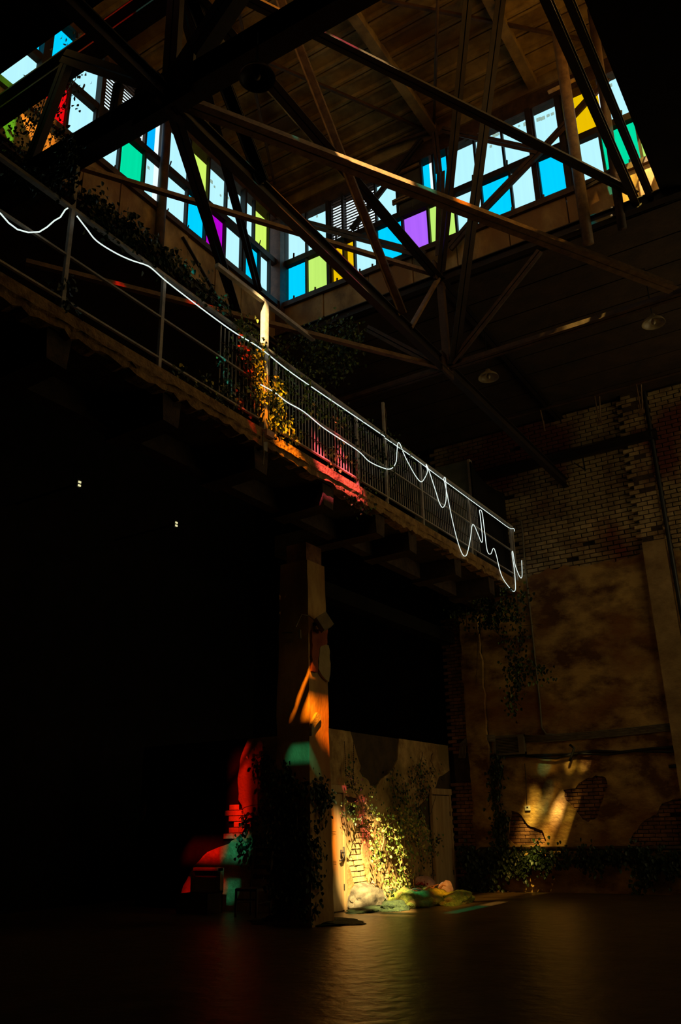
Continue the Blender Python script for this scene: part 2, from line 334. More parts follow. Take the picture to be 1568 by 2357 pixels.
# ------------------------------------------------------------------ lantern glazing seen in the picture
def glazing(name, ax, plane, rows, posts, sgn, band, bandjoints, hdr, span, clips):
    w = thing(name, (plane, 8.7, ZS) if ax == 0 else (-5.3, plane, ZS), kind='structure')
    def fr(a, z, d):                              # d towards the hall
        return Vector((plane+sgn*d, a, z)) if ax == 0 else Vector((a, plane+sgn*d, z))
    def bx(a0, a1, z0, z1, d0, d1, nm, mt, **kw):
        m = MB(); m.box(fr(a0, z0, d0), fr(a1, z1, d1)); return m.build(nm, mt, w, **kw)
    def edge(p): q = PL(p[0], p[1], ax, plane); return q.y if ax == 0 else q.x
    for (z0, z1, cells) in rows:
        for c in cells:
            kind, a, b = c[0], c[1], c[2]
            a, b = sorted((a, b))
            if kind == 'louver':
                n = 15; pr = None
                for i in range(n):
                    z = z0+(z1-z0)*(i+.5)/n
                    bx(a, b, z-.011, z+.011, -.008, .008, 'slat', m_steel_d)
            else:
                bx(a, b, z0, z1, -.006, .006, 'pane', P[kind], label=(COLW[kind]+' pane'))
            bx(a-.022, a+.022, z0, z1, -.03, .045, 'mullion', m_steel_d)
        e = cells[-1]; lo, hi = sorted((e[1], e[2]))
        bx(hi-.02, hi+.02, z0, z1, -.03, .045, 'mullion', m_steel_d)
    a0, a1 = span
    bx(a0, a1, ZT-.07, ZT+.07, -.06, .06, 'transom', m_steel_d)
    bx(a0, a1, ZS-.10, ZS+.02, -.06, .12, 'sill', m_steel)
    bx(a0, a1, ZG-.02, hdr, -.15, .06, 'header', m_steel)
    bx(a0, a1, ZC-.22, ZC+.16, -.25, .10, 'edge_beam', m_roof)
    for z, p in posts: bx(p-z/2, p+z/2, ZS, ZG, -.05, .09, 'window_post', m_steel_d)
    js = [a0]+bandjoints+[a1]
    for i in range(len(js)-1): bx(js[i]+.012, js[i+1]-.012, band, ZS-.10, -.18+rnd.uniform(-.01, .01), .04+rnd.uniform(-.012, .012), 'concrete_panel', m_band)
    bx(a0, a1, band+.01, ZS-.12, -.30, -.10, 'backing', m_mortar)
    for c in clips:
        for zz in (ZS+.02, ZT+.07):
            m = MB(); m.bar(fr(c, zz-.03, .05), fr(c+.02, zz+.10, .07), .035, .02); m.build('glazing_clip', m_black, w)
    return w, bx, fr, edge

# left glazing, plane X = XL; pixel edges read along mid-height of each row
def eY(px, py): return PX(px, py, XL).y
bot = [('clear',eY(-10,190),eY(84,245)),('red',eY(84,245),eY(153,265)),('clear',eY(153,265),eY(217,290)),('clear',eY(217,290),eY(272,368)),('green',eY(272,368),eY(328,415)),('clear',eY(328,415),eY(350,440)),
       ('clear',eY(366,450),eY(377,455)),('clear',eY(378,455),eY(427,495)),('cyan',eY(427,495),eY(470,535)),('magenta',eY(470,535),eY(515,564)),('clear',eY(515,564),eY(554,595)),('cyan',eY(554,595),eY(595,630)),('clear',eY(595,630),eY(618,650))]
top = [('cyan',eY(60,60),eY(163,170)),('clear',eY(163,170),eY(228,188)),('louver',eY(236,200),eY(328,280)),('blue',eY(335,290),eY(357,308)),('blue',eY(371,318),eY(386,345)),('clear',eY(386,345),eY(434,385)),('yellow',eY(434,385),eY(478,424)),
       ('clear',eY(478,424),eY(519,456)),('clear',eY(519,456),eY(558,492)),('clear',eY(561,494),eY(583,520)),('yellow',eY(583,520),eY(617,552))]
w1, bx1, fr1, _ = glazing('window_1', 0, XL, [(ZS, ZT-.05, bot), (ZT+.05, ZG, top)], [(.09, eY(232,195)), (.06, eY(559,493)), (.16, eY(106,98))], 1, 10.88, [6.3,7.1,7.9,8.75,9.6,10.4,11.2,12.0], ZC-.2, (YN-.2, YB+.05), [6.9,7.7,8.2,9.0,9.55,9.95,10.6,11.1,11.75])
def eX(px, py): return PY(px, py, YB).x
def by(x): return 660-.416*(x-643)
def ty(x): return 565-.448*(x-640)
def row(lst, fy): return [(k, eX(a, fy(a)), eX(b, fy(b))) for k, a, b in lst]
botr = row([('cyan',644,656),('cyan',656.5,706.5),('lime',707,757),('orange',764,817.5),('clear',818,868),('cyan',868.5,928),('violet',929,987),('lime',988,1006),('lime',1017,1049),('clear',1050,1110),('cyan',1111,1177),('clear',1178,1241),('cyan',1242,1310),('clear',1313,1320),('clear',1335,1386),('green',1387,1469),('lime',1470,1494)], by)
topr = row([('red',644,657),('clear',657.5,706),('clear',706.5,752),('louver',764,864),('clear',866,914),('grey',915,971),('cyan',972,990),('cyan',1000,1032),('clear',1033,1094),('clear',1095,1157),('clear',1158,1214),('clear',1230,1288),('orange',1296,1379),('clear',1385,1454)], ty)
w2, bx2, fr2, _ = glazing('window_2', 1, YB, [(ZS, ZT-.05, botr), (ZT+.05, ZG, topr)], [(.07, eX(758, ty(758))), (.10, eX(1222, ty(1222))), (.10, eX(1290, ty(1290))), (.08, eX(1324, by(1324))), (.05, eX(793, ty(793)))], -1, 11.17,
   [-8.1,-7.0,-6.0,-5.05,-4.0,-2.9,-2.1], ZC-.2, (XL-.05, XR+.2), [-8.85,-8.3,-7.75,-7.2,-6.9,-6.2,-5.9,-4.6,-3.9,-3.3,-2.6,-1.75])
for z in (13.35, 14.05, 13.75):                   # rust-orange laths on the opaque panel
    a, b = eX(912, ty(912)), eX(973, ty(973))
    MB().box((a-.06, YB-.09, z-.02-(.35 if z == 13.75 else 0)), (b-.02, YB-.05, z+.05-(.35 if z == 13.75 else 0))).build('lath', m_rustbar, w2)
# torn paper scraps stuck to the clear panes
m_scrap = pane_mat('paper_scrap', (.62,.50,.36), .2)
for (x, y) in [(487,418),(494,430),(508,450),(518,447),(526,456),(342,386),(700,505),(730,498),(743,487),(1145,330),(1130,337)]:
    p = PX(x, y, XL+.012) if x < 620 else PY(x, y, YB-.012)
    s = rnd.uniform(.035, .07); m = MB()
    m.box(p+Vector((-.004, -s/2, -s*.6) if x < 620 else (-s/2, -.004, -s*.6)), p+Vector((.004, s/2, s*.6) if x < 620 else (s/2, .004, s*.6)))
    m.build('paper_scrap', m_scrap, w1 if x < 620 else w2)
for (x, y) in [(1060,325),(1075,320),(1138,312),(1146,309),(1175,297),(1182,300),(1195,290),(1210,285),(1217,281),(1240,275),(1250,272),(1262,266),(1272,262),(1398,199),(1405,197)]:
    p = PY(x, y, YB-.012); s = rnd.uniform(.04, .09)
    MB().box(p+Vector((-s/2, -.004, -s*.5)), p+Vector((s/2, .004, s*.5))).build('paper_scrap', m_scrap, w2)
# corner post of the lantern
trim = thing('trim_1', (XL, YB, 11), kind='structure')
MB().box((XL-.12, YB-.22, 10.9), (XL+.16, YB+.1, ZC)).build('corner_post', m_steel, trim)

# ------------------------------------------------------------------ sun-side glazing (near and right end, unseen), panes cut to shape the sun patches
def holed(name, frame, a0, a1, z0, z1, cells, sill, mt, d=.03):
    w = thing(name, frame(a0, z0, 0), kind='structure')
    sheet('fill_sheet', frame, [(a0, z0), (a1, z0), (a1, z1), (a0, z1)], [[(c[0], c[2]), (c[1], c[2]), (c[1], c[3]), (c[0], c[3])] for c in cells], d, mt, w)  # sheet around the panes, added as a soft light source
    for c in cells:
        m = MB(); m.box(frame(c[0], c[2], d*.4), frame(c[1], c[3], d*.6)); m.build('pane', S[c[4]], w, label=c[4].replace('dim', 'dim ')+' pane')
    return w
def sunhit(px, py, ax, plane, end=True):
    """where the sun ray reaching that spot of the hall passes the end or side glazing"""
    p = PL(px, py, ax, plane); t = (p.y-(YN-.03))/-SUN.y if end else (XR-p.x)/SUN.x
    q = p+SUN*t; return (q.x, q.z) if end else (q.y, q.z)
def pane(col, spots, g=.0, end=True, lo=11.14, hi=15.55):
    h = [sunhit(*q, end) for q in spots]
    return (min(a for a, z in h)-g, max(a for a, z in h)+g, max(lo, min(z for a, z in h)-g), min(hi, max(z for a, z in h)+g), col)
LW, CL, CR, SL, WB, TL = (0, FXX), (1, 11.8), (0, -8.04), (0, -6.75), (1, WY), (1, FYY)
NEAR = [(-9.1,-8.66,11.6,13.0,'green'),(-8.62,-8.2,12.9,14.1,'amber'),(-6.96,-5.95,11.2,12.3,'dimred'),(-5.9,-4.81,11.24,12.3,'dimteal'),(-5.78,-5.12,12.5,13.95,'midred'),
        (-4.78,-4.5,11.3,12.3,'dimred'),(-4.47,-4.2,11.66,12.9,'dimorange'),(-4.36,-3.68,11.16,11.62,'midteal'),(-4.16,-3.6,11.7,13.2,'orange'),(-4.5,-4.28,12.94,14.05,'clear'),(-3.52,-3.14,13.5,14.3,'pink'),(-3.1,-2.62,14.0,15.4,'pink'),(-2.58,-1.86,14.0,15.0,'clear'),
        (-3.62,-3.3,11.16,11.7,'dimteal'),(-3.27,-3.08,11.3,13.4,'clear'),(-3.56,-3.31,12.3,13.3,'dimorange'),(-3.04,-1.86,11.16,13.95,'clear'),(-1.80,-1.5,13.42,13.85,'midteal')]
holed('window_3', lambda a, z, d: Vector((a, YN-.05+d, z)), -9.5, -1.2, 11.12, 15.75, NEAR, 0, S['opal'], .004)
Z0 = (2, 0.0)
RIGHT = [(5.15,5.5,13.5,13.95,'orange'),(5.2,6.6,11.62,12.3,'teal'),(6.75,7.5,11.8,12.06,'clear'),(8.1,8.95,11.15,11.42,'clear'),(10.95,11.25,12.66,12.98,'clear'),
         (12.3,12.56,11.13,11.42,'clear'),(10.6,11.0,12.1,12.75,'clear'),(11.12,11.5,11.25,11.78,'clear'),(9.3,10.06,11.5,13.9,'glow2'),(10.1,10.5,11.3,13.1,'glow2'),(11.92,12.5,11.85,12.39,'clear'),(10.95,11.3,13.2,13.6,'midteal'),
         (10.1,10.5,13.2,13.9,'dimteal'),(11.35,12.25,12.45,13.0,'glow'),(11.6,11.86,11.2,12.4,'glow'),(11.05,11.5,11.82,12.5,'glow'),(10.6,11.05,11.2,12.0,'glow')]  # glow panes are added to throw a weak warm light on the back wall
holed('window_4', lambda a, z, d: Vector((XR+.05-d, a, z)), 4.85, 12.85, 11.12, ZC+.1, RIGHT, 0, S['opal_r'], .004)

# ------------------------------------------------------------------ roof steelwork
ZB = 9.2                                          # bottom chord level
n0 = Vector((-5.4, 5.26, ZB)); N1 = Vector((-5.36, 12.4, ZB)); N2 = Vector((-5.36, 12.36, 11.12))
tr = thing('roof_truss', (-5.4, 8.8, ZB), 'long dark lattice truss running away under the glazed roof towards the brick wall', 'roof truss')
MB().ibeam((-5.4, -3.9, ZB), (-5.4, 19.25, ZB), .13, .22).build('bottom_chord', m_steel_d, tr)
MB().angles((-5.35, YN, 11.15), (-5.35, 19.25, 11.0), .15).build('top_chord', m_steel_d, tr)
MB().bar(N1, N2, .13, .10, (0,1,0)).build('post', m_steel, tr)
MB().angles(n0, n0+Vector((0,0,2.0)), .16, upv=(0,1,0)).build('post', m_steel_d, tr)
MB().bar(N2, (-5.38, 11.0, ZB+.05), .09, .05).build('diagonal', m_rustbar, tr, label='pale rusty short diagonal')
MB().angles((-5.3, 10.62, ZB+.1), (-5.35, 5.6, 14.6), .12, upv=(1,0,0)).build('diagonal', m_rustbar, tr)
MB().angles((-5.44, 5.5, 11.2), (-5.3, 6.85, ZB), .14, upv=(1,0,0)).build('diagonal', m_steel_d, tr)
for p in (N1, N2, n0):
    MB().box(p+Vector((-.02,-.26,-.2)), p+Vector((.02,.2,.2))).build('gusset_plate', m_steel, tr)

tr = thing('roof_truss', (-5.3, 12.35, ZB), 'rust-brown steel truss in front of the right-hand stained glass band', 'roof truss')
yb = 12.38
MB().angles((-9.3, yb+.05, ZB), (2.3, yb+.05, ZB), .12).build('bottom_chord', m_steel, tr)
MB().ibeam((-9.3, yb, 11.05), (-1.0, yb, 11.05), .14, .20).build('top_chord', m_steel_d, tr)
def by_(a, b, w, mt=m_steel, nm='diagonal', yy=None, **kw):
    yy = yy or yb; MB().angles(PY(*a, yy), PY(*b, yy), w, upv=(0,1,0)).build(nm, mt, tr, **kw)
by_((1245,580),(1042,838),.10); by_((846,757),(1024,851),.10)
by_((1400,183),(1253,342),.10, yy=12.42); by_((1253,342),(1100,500),.12, yy=12.42); by_((1100,500),(1037,574),.12, yy=12.42)
by_((1018,301),(1240,350),.10); by_((972,321),(810,530),.09, m_steel_d, yy=12.42); by_((700,515),(980,590),.12, m_steel)
by_((634,492),(705,522),.16, m_steel); by_((987,301),(632,427),.10, m_steel)
by_((1018,400),(1015,590),.13, m_steel, 'post', 12.45)
by_((1001,290),(1013,400),.10, m_steel, 'post', 12.45)
by_((1324,444),(1425,390),.10, m_steel_d, 'strut', 12.3)

tr = thing('roof_truss', (-5.3, 5.3, ZB), 'heavy black truss crossing close overhead from upper left to upper right', 'roof truss')
MB().ibeam((-13, 5.12, ZB+.02), (-1.3, 5.27, ZB+.02), .24, .34, .03).build('bottom_chord', m_steel_d, tr)
MB().ibeam((-13, 5.42, 11.2), (-1.3, 5.32, 11.2), .24, .30, .03).build('top_chord', m_steel_d, tr)
MB().angles((-5.4, 5.26, 9.3), (-3.5, 5.26, 11.1), .24, upv=(0,1,0)).build('diagonal', m_steel_d, tr)
MB().angles((-5.45, 5.26, 9.35), (-7.4, 5.26, 11.1), .15, upv=(0,1,0)).build('diagonal', m_steel_d, tr)
MB().angles((-6.35, 5.26, 9.3), (-6.3, 5.26, 10.0), .10, upv=(0,1,0)).build('strut', m_steel_d, tr)
MB().angles((-8.05, 5.3, 9.3), (-7.4, 5.3, 11.1), .13, upv=(0,1,0)).build('diagonal', m_steel_d, tr)
MB().box((-5.85, 5.1, 8.95), (-4.95, 5.14, 9.5)).build('gusset_plate', m_steel_d, tr)

def lone(name, a, b, w, mt, label, cat, prof='angles', upv=(0,0,1), h=None):
    m = MB()
    if prof == 'angles': m.angles(a, b, w, upv=upv)
    elif prof == 'bar': m.bar(a, b, w, h or w*.4, upv)
    elif prof == 'I': m.ibeam(a, b, w, h or w*1.4)
    else: m.tube([a, b], w/2, 16)
    return m.build(name, mt, None, prof == 'tube', label=label, cat=cat)
lone('tie_bar', PZ(60,340,11.1)+Vector((-.2,-.2,0)), N2, .09, m_rustbar, 'thin orange-lit tie bar crossing in front of the left stained glass windows', 'steel bar', 'bar', h=.07)
lone('tie_bar', Vector((-9.1,6.2,ZB-.04)), N1+Vector((0,0,-.06)), .09, m_rustbar, 'lower rusty tie bar passing behind the balcony post and hanging ivy', 'steel bar', 'bar', h=.07)
lone('roof_brace', n0+Vector((.1,.1,.05)), Vector((-1.4,12.25,ZB+.03)), .15, m_rustbar, 'long brace whose upper edge glows yellow, teal and orange across the middle', 'steel brace')
lone('roof_brace', PZ(560,-12,11.2), PY(1462,441,12.36), .12, m_steel_d, 'long thin dark brace falling from top centre to the right window band', 'steel brace')
lone('roof_brace', n0, Vector((-9.15, 11.07, 10.93)), .13, m_steel_d, 'steep black brace crossing the magenta and yellow panes on the left', 'steel brace')
lone('roof_brace', Vector((-5.5,5.4,11.1)), Vector((-9.15, 11.7, 11.95)), .11, m_steel_d, 'slim black brace ending at the cyan pane beside the lantern corner', 'steel brace')
lone('roof_brace', N2, PZ(1077,-10,14.7), .12, m_steel_d, 'near-vertical dark brace, the left one of two, in front of the cyan panes', 'steel brace')
lone('roof_brace', N1+Vector((.1,0,0)), PZ(1151,-10,14.7), .14, m_steel_d, 'near-vertical dark brace, the right and longer one of two, reaching the lower node', 'steel brace')
lone('roof_brace', PX(420,545,-9.15), PX(520,720,-9.15), .06, m_steel_d, 'thin short dark rod across the lower cyan pane on the left', 'steel brace', 'bar')
lone('steel_girder', Vector((-1.74, 4.9, 11.15)), Vector((-1.74, 12.5, 11.15)), .12, m_steel_d, 'black girder at upper right, left member of the close pair', 'girder', 'I', h=.2)
lone('steel_girder', Vector((-1.50, 4.9, 11.15)), Vector((-1.50, 12.5, 11.15)), .10, m_steel_d, 'black girder at upper right, right member of the close pair by the dark roof edge', 'girder', 'I', h=.2)
lone('round_column', Vector((-9.08, 8.75, 10.75)), Vector((-9.08, 8.76, 14.3)), .17, m_steel, 'round rusty column standing before the left window band', 'column', 'tube')
lone('round_column', PZ(1277,30,14.58), PY(1355,562,12.4), .19, m_rustbar, 'tall round pipe column, yellow-lit at the top, before the amber pane', 'column', 'tube')
lone('round_column', PZ(1362,20,14.58), PY(1433,527,12.4), .15, m_steel, 'round red-brown pipe column before the green pane at far right', 'column', 'tube')
lone('conduit_pipe', PZ(1008,-5,14.55), PY(999,292,12.4), .06, m_steel, 'thin brown pipe hanging from the lantern ceiling at top centre', 'pipe', 'tube')
lone('roof_beam', Vector((-9.1, 5.0, 10.82)), Vector((-9.1, 12.5, 10.82)), .16, m_steel, 'rusty beam under the concrete band on the left', 'beam', 'I', h=.14)
lone('timber_lath', PY(1262,213,12.3), PY(1334,178,12.3), .07, m_wood, 'pale timber lath sticking out above the amber pane', 'lath', 'bar')
lone('crane_beam', Vector((-8.6,19.05,9.85)), Vector((-3.1,19.05,9.85)), .16, m_steel_d, 'dark horizontal steel beam on the upper brick wall', 'beam', 'I', h=.22)
lone('roof_beam', PY(1152,968,16.5), PY(1568,856,16.5), .07, m_steel, 'thin lit-edged beam under the far lower roof', 'beam', 'bar')
p = PY(1340,1045,19.05)
MB().bar(p+Vector((0,0,.1)), p+Vector((.02,0,-.45)), .03, .03).bar(p+Vector((0,0,-.40)), p+Vector((-.22,0,-.18)), .025, .025).build('wall_bracket', m_black, label='small bent black bracket hanging below the crane beam on the brick wall', cat='bracket')

# hanging light fittings under the far roof
for k, (x, y0, y1, lb) in enumerate([(1377,912,972,'pair of slim hanger rods under the roof, the middle one of three'), (1473,885,947,'pair of slim hanger rods under the roof, the rightmost of three'), (1252,942,992,'faint single hanger rod under the roof, the leftmost of three')]):
    a = PY(x-8, y0, 16.5); b = PY(x+3, y0, 16.5); c = PY(x+3, y1, 16.5)
    m = MB().tube([a, c], .015, 6)
    if k < 2: m.tube([b, c+Vector((.03,0,0))], .015, 6).box(c-Vector((.05,.03,.04)), c+Vector((.06,.03,.02)))
    m.build('hanger', m_rustbar, label=lb, cat='hanger')
def dome_lamp(px, py, z, R, lb, mt, rod):
    c = PZ(px, py, z); t = thing('pendant_lamp', c, lb, 'lamp')
    pr = [(R, 0), (R*.97, .02), (R*.86, R*.28), (R*.62, R*.48), (R*.28, R*.60), (R*.24, R*.9), (R*.10, R*.95)]
    MB().lathe(c, pr+[(R*.08, R*.90), (R*.2, R*.56), (R*.58, R*.42), (R*.82, R*.24), (R*.94, .0), (R, 0)], 28).build('lamp_shade', mt, t, True)
    MB().tube([c+Vector((0,0,R*.9)), c+Vector((0,0,rod))], .012, 6).build('rod', m_black, t)
    MB().lathe(c, [(0.0,-.02),(R*.16,.0),(R*.2,R*.2),(R*.1,R*.45)], 12).build('bulb', m_lamp, t, True)
dome_lamp(1125, 870, 9.9, .21, 'dusty dome pendant lamp hanging right of the truss node', m_lamp, 1.25)
dome_lamp(1505, 745, 9.9, .21, 'dim dome pendant lamp hanging under the roof at far right', m_lamp, 1.25)
dome_lamp(592, 180, 8.62, .19, 'black round pendant lamp seen from below under the near truss', m_lampd, .62)

# ------------------------------------------------------------------ back wall: bricks, plaster layer, pilasters
def bricks(parent, frame, region, mt, bw, bh, depth, z0, z1, a0, a1, limit, seed=3, joint=.012, order=1, name='brick'):
    """lays courses inside region; beyond limit they are joined as stuff"""
    r = random.Random(seed); mesh = None; n = 0; rest = MB(); protos = []
    for k in range(3):
        m = MB(); w, h = bw-joint, bh-joint; e = .006; j = lambda: r.uniform(-.004, .004)
        pts = [frame(-w/2, -h/2, 0), frame(w/2, -h/2, 0), frame(w/2, h/2, 0), frame(-w/2, h/2, 0),
               frame(-w/2, -h/2, depth-e), frame(w/2, -h/2, depth-e), frame(w/2, h/2, depth-e), frame(-w/2, h/2, depth-e),
               frame(-w/2+e, -h/2+e+j(), depth), frame(w/2-e, -h/2+e+j(), depth), frame(w/2-e, h/2-e+j(), depth), frame(-w/2+e, h/2-e+j(), depth)]
        o0 = frame(0, 0, 0); m.v = [tuple(p-o0) for p in pts]
        m.f = [(0,1,5,4),(1,2,6,5),(2,3,7,6),(3,0,4,7),(4,5,9,8),(5,6,10,9),(6,7,11,10),(7,4,8,11),(8,9,10,11)]
        protos.append((m, m.mesh(name, mt)))
    rows = int((z1-z0)/bh)
    for i in (range(rows) if order > 0 else reversed(range(rows))):
        z = z0+(i+.5)*bh; a = a0-(bw/2 if i % 2 else 0)
        while a < a1:
            c = a+bw/2; a += bw
            if not region(c, z) or r.random() < .012: continue
            pm, me = r.choice(protos); loc = frame(c, z, r.uniform(-.012, .006))
            if n < limit:
                o = bpy.data.objects.new(name, me); place(o, parent, loc); n += 1
            else:
                b = len(rest.v); rest.v += [tuple(Vector(v)+loc) for v in pm.v]; rest.f += [tuple(b+q for q in f) for f in pm.f]
    if rest.v: rest.build('brickwork', mt, parent, kind='stuff')
holes_px = [[(1298,1818),(1325,1815),(1340,1799),(1372,1785),(1395,1790),(1400,1806),(1391,1835),(1382,1862),(1375,1882),(1355,1893),(1341,1886),(1325,1862),(1303,1842)],
            [(1178,1866),(1196,1872),(1222,1902),(1249,1911),(1259,1934),(1252,1945),(1185,1944),(1172,1930)],
            [(1600,1832),(1560,1838),(1525,1850),(1512,1875),(1478,1895),(1455,1925),(1450,1944),(1600,1950)]]
holes = [jag(poly_y(h, WY), .07, .018, 5+i) for i, h in enumerate(holes_px)]
big = [poly_y(h, WY) for h in holes_px]
topline = [poly_y([p], WY)[0] for p in [(1210,1318),(1250,1312),(1300,1290),(1380,1283),(1440,1270),(1489,1268)]]
outer = [(-7.95, 0.0), (-2.2, 0.0), (-2.2, topline[-1][1])] + jag([topline[-1-i] for i in range(len(topline))], .1, .04, 9)[:-8] + [(-7.95, topline[0][1])]
outer = [(-7.95, 0.0), (-2.2, 0.0), (-2.2, 7.1)]
xx = -2.3
while xx > -7.9:
    outer.append((xx, 7.08+.05*math.sin(xx*3)+rnd.uniform(-.05, .05))); xx -= .13
outer.append((-7.95, 7.0))
sheet('plaster_layer', FY(WY+.005), outer, holes, .035, m_plaster, wall_back)
bricks(wall_back, FY(19.295), lambda a, z: z > 6.95 and a < -2.3, m_brick_w, .285, .106, .10, 6.9, 11.1, -8.9, -1.9, 296, 3, joint=.022)
bh = thing('wall_back', (-5, 19.3, 0), kind='structure')
bricks(bh, FY(19.295), lambda a, z: any(inside((a, z), b) for b in big) or any(inside((a+s, z+t), b) for b in big for s in (-.13,.13) for t in (-.04,.04)), m_brick_r, .235, .078, .08, 0.3, 2.6, -8.0, -2.0, 300, 4)
# pilaster on the right
pr = thing('wall_back', (-3.5, 19.1, 0), kind='structure')
MB().box((-3.82, 19.06, 0), (-3.32, 19.3, 7.32)).build('pilaster_plaster', m_plaster_p, pr)
bricks(pr, FY(19.2), lambda a, z: True, m_brick_w, .25, .106, .11, 7.34, 11.05, -3.82, -3.35, 120, 8, joint=.02)
MB().box((-3.80, 19.1, 7.3), (-3.34, 19.3, 11.1)).build('pilaster_core', m_mortar, pr)
MB().tube([(-3.22, 19.08, 3.0), (-3.24, 19.08, 11.0)], .05, 10).build('drain_pipe', m_black, label='black vertical pipe beside the right pilaster', cat='pipe')
# left: brick pilaster and plaster strip beside the scenic wall
pl_ = thing('wall_back', (-8.3, 19.1, 0), kind='structure')
MB().box((-8.86, 19.12, 0), (-8.42, 19.3, 6.3)).build('pilaster_core', m_mortar, pl_)
bricks(pl_, FY(19.14), lambda a, z: not (2.3 < z < 3.0), m_brick_r, .22, .082, .08, 0.2, 6.3, -8.86, -8.45, 150, 11)
sheet('plaster_strip', FY(19.12), jag([(-8.44,.0),(-7.93,.0),(-7.93,6.35),(-8.44,6.35)], .2, .03, 3), [], .10, m_plaster, pl_)
MB().box((-8.95, 19.12, 6.3), (-7.5, 19.3, 6.6)).build('lintel', m_dark, pl_)

# wall fittings
def ytube(name, pxs, r, mt, label, cat, y=WY-.08, parent=None, n=7):
    return MB().tube([PY(x, yy, y) for x, yy in pxs], r, n).build(name, mt, parent, True, label=label, cat=cat)
v = thing('wall_vent', PY(1172,1715,WY), 'square louvred metal vent on the stained plaster wall', 'vent')
a, b = PY(1140,1740,WY-.08), PY(1207,1690,WY-.08)
MB().box((a.x, WY-.14, a.z), (b.x, WY-.03, a.z+.05)).box((a.x, WY-.14, b.z-.05), (b.x, WY-.03, b.z)).box((a.x, WY-.14, a.z), (a.x+.05, WY-.03, b.z)).box((b.x-.14, WY-.16, a.z), (b.x, WY-.03, b.z)).build('frame', m_cable, v)
MB().box((a.x, WY-.05, a.z), (b.x, WY-.03, b.z)).build('back', m_black, v)
for i in range(10):
    z = a.z+.06+(b.z-a.z-.12)*i/9.5
    MB().bar((a.x+.05, WY-.10, z), (b.x-.14, WY-.10, z), .07, .012, (0,.5,1)).build('slat', m_cable, v)
cb = thing('cable_bundle', PY(1400,1680,WY-.06), 'bundle of grey cables running along the wall to the right of the vent', 'cables')
for k in range(6):
    ytube('cable', [(1207,1693+k*3),(1250,1694+k*3-1),(1330,1687+k*3),(1420,1679+k*3),(1537,1666+k*3.2),(1600,1659+k*3.2)], .014, m_cable, None, None, WY-.06-.008*(k%2), cb)
cb = thing('cable_bundle', PY(1100,1700,WY-.1), 'bundle of cables bending down at the left of the wall vent', 'cables')
for k in range(5):
    ytube('cable', [(1140,1693+k*3.2),(1105,1692+k*3.2),(1075+k*2,1697+k*2.5),(1060+k*3.2,1712),(1057+k*3.2,1745)], .014, m_cable, None, None, WY-.16, cb)
ytube('black_cable', [(1105,1742),(1145,1741),(1230,1739),(1300,1737),(1370,1728),(1430,1731),(1500,1723),(1600,1716)], .028, m_black, 'thick black cable sagging along the wall below the vent', 'cable', WY-.06)
ytube('black_cable', [(1210,1741),(1280,1746),(1330,1734),(1400,1737),(1460,1729),(1540,1731),(1600,1724)], .022, m_black, 'thinner black cable looping just under the thick one on the wall', 'cable', WY-.10)
ytube('wall_conduit', [(1187,1196),(1200,1200),(1204,1230),(1208,1290),(1214,1345),(1222,1420),(1232,1520),(1243,1620),(1247,1675),(1258,1690),(1290,1692)], .022, m_cable, 'thin vertical conduit running down the wall past the balcony end', 'conduit', WY-.05)
ytube('wall_bracket', [(1312,1714),(1322,1722),(1318,1735),(1312,1752)], .03, m_black, 'small black hooked bracket on the wall above the exposed brick patch', 'bracket', WY-.12)
ytube('wall_peg', [(1540,1764),(1556,1763)], .035, m_black, 'short black peg sticking out of the wall at far right', 'peg', WY-.08)
t = thing('thermostat', PY(1215,1860,WY-.04), 'small white thermostat with a dark display on the wall', 'thermostat'); c = PY(1215,1860,WY-.05)
MB().box(c-Vector((.06,.02,.05)), c+Vector((.06,.03,.05))).build('housing', m_white, t)
MB().box(c-Vector((.02,.026,.0)), c+Vector((.02,-.018,.03))).build('display', m_black, t)
ytube('wire', [(1208,1757),(1211,1800),(1213,1852)], .006, m_black, None, None, WY-.045, t)

# ------------------------------------------------------------------ ivy pipes at the foot of the back wall
for (z, lb) in ((.88,'upper heating pipe along the foot of the back wall, under ivy'), (.62,'lower heating pipe along the foot of the back wall, under ivy')):
    MB().tube([(-8.3,19.0,z),(-2.2,19.0,z)], .045, 10).build('heating_pipe', m_steel, None, True, label=lb, cat='pipe')

# ------------------------------------------------------------------ balcony
XB = -6.75
bal = thing('balcony', (XB, 11, 6.6), 'long concrete balcony slab with crumbling edge above the dark undercroft', 'balcony')
MB().box((-7.8, 1.0, 6.62), (XB-.06, 19.1, 6.84)).build('slab', m_mortar, bal)
m = MB(); ys = []; y = 1.0
while y < 19.25: ys.append(y); y += .11
r = random.Random(21)
for i, y in enumerate(ys):
    d = r.uniform(0, .05); b = 6.60+r.uniform(-.03, .045)
    m.v += [(XB-.2, y, b), (XB-d*.6, y, b+.01), (XB-d*.2, y, b+.09), (XB+.02, y, 6.72+r.uniform(-.012,.012)), (XB+.02, y, 6.86), (XB-.2, y, 6.86)]
for i in range(len(ys)-1):
    for k in range(6): m.f.append((i*6+k, i*6+(k+1)%6, (i+1)*6+(k+1)%6, (i+1)*6+k))
m.f.append((0,1,2,3,4,5)); q = (len(ys)-1)*6; m.f.append((q+5,q+4,q+3,q+2,q+1,q))
m.build('crumbling_edge', mat('balcony_edge_concrete', (.16,.08,.02), (.42,.24,.075), 6, bump=.9, bscale=18), bal)
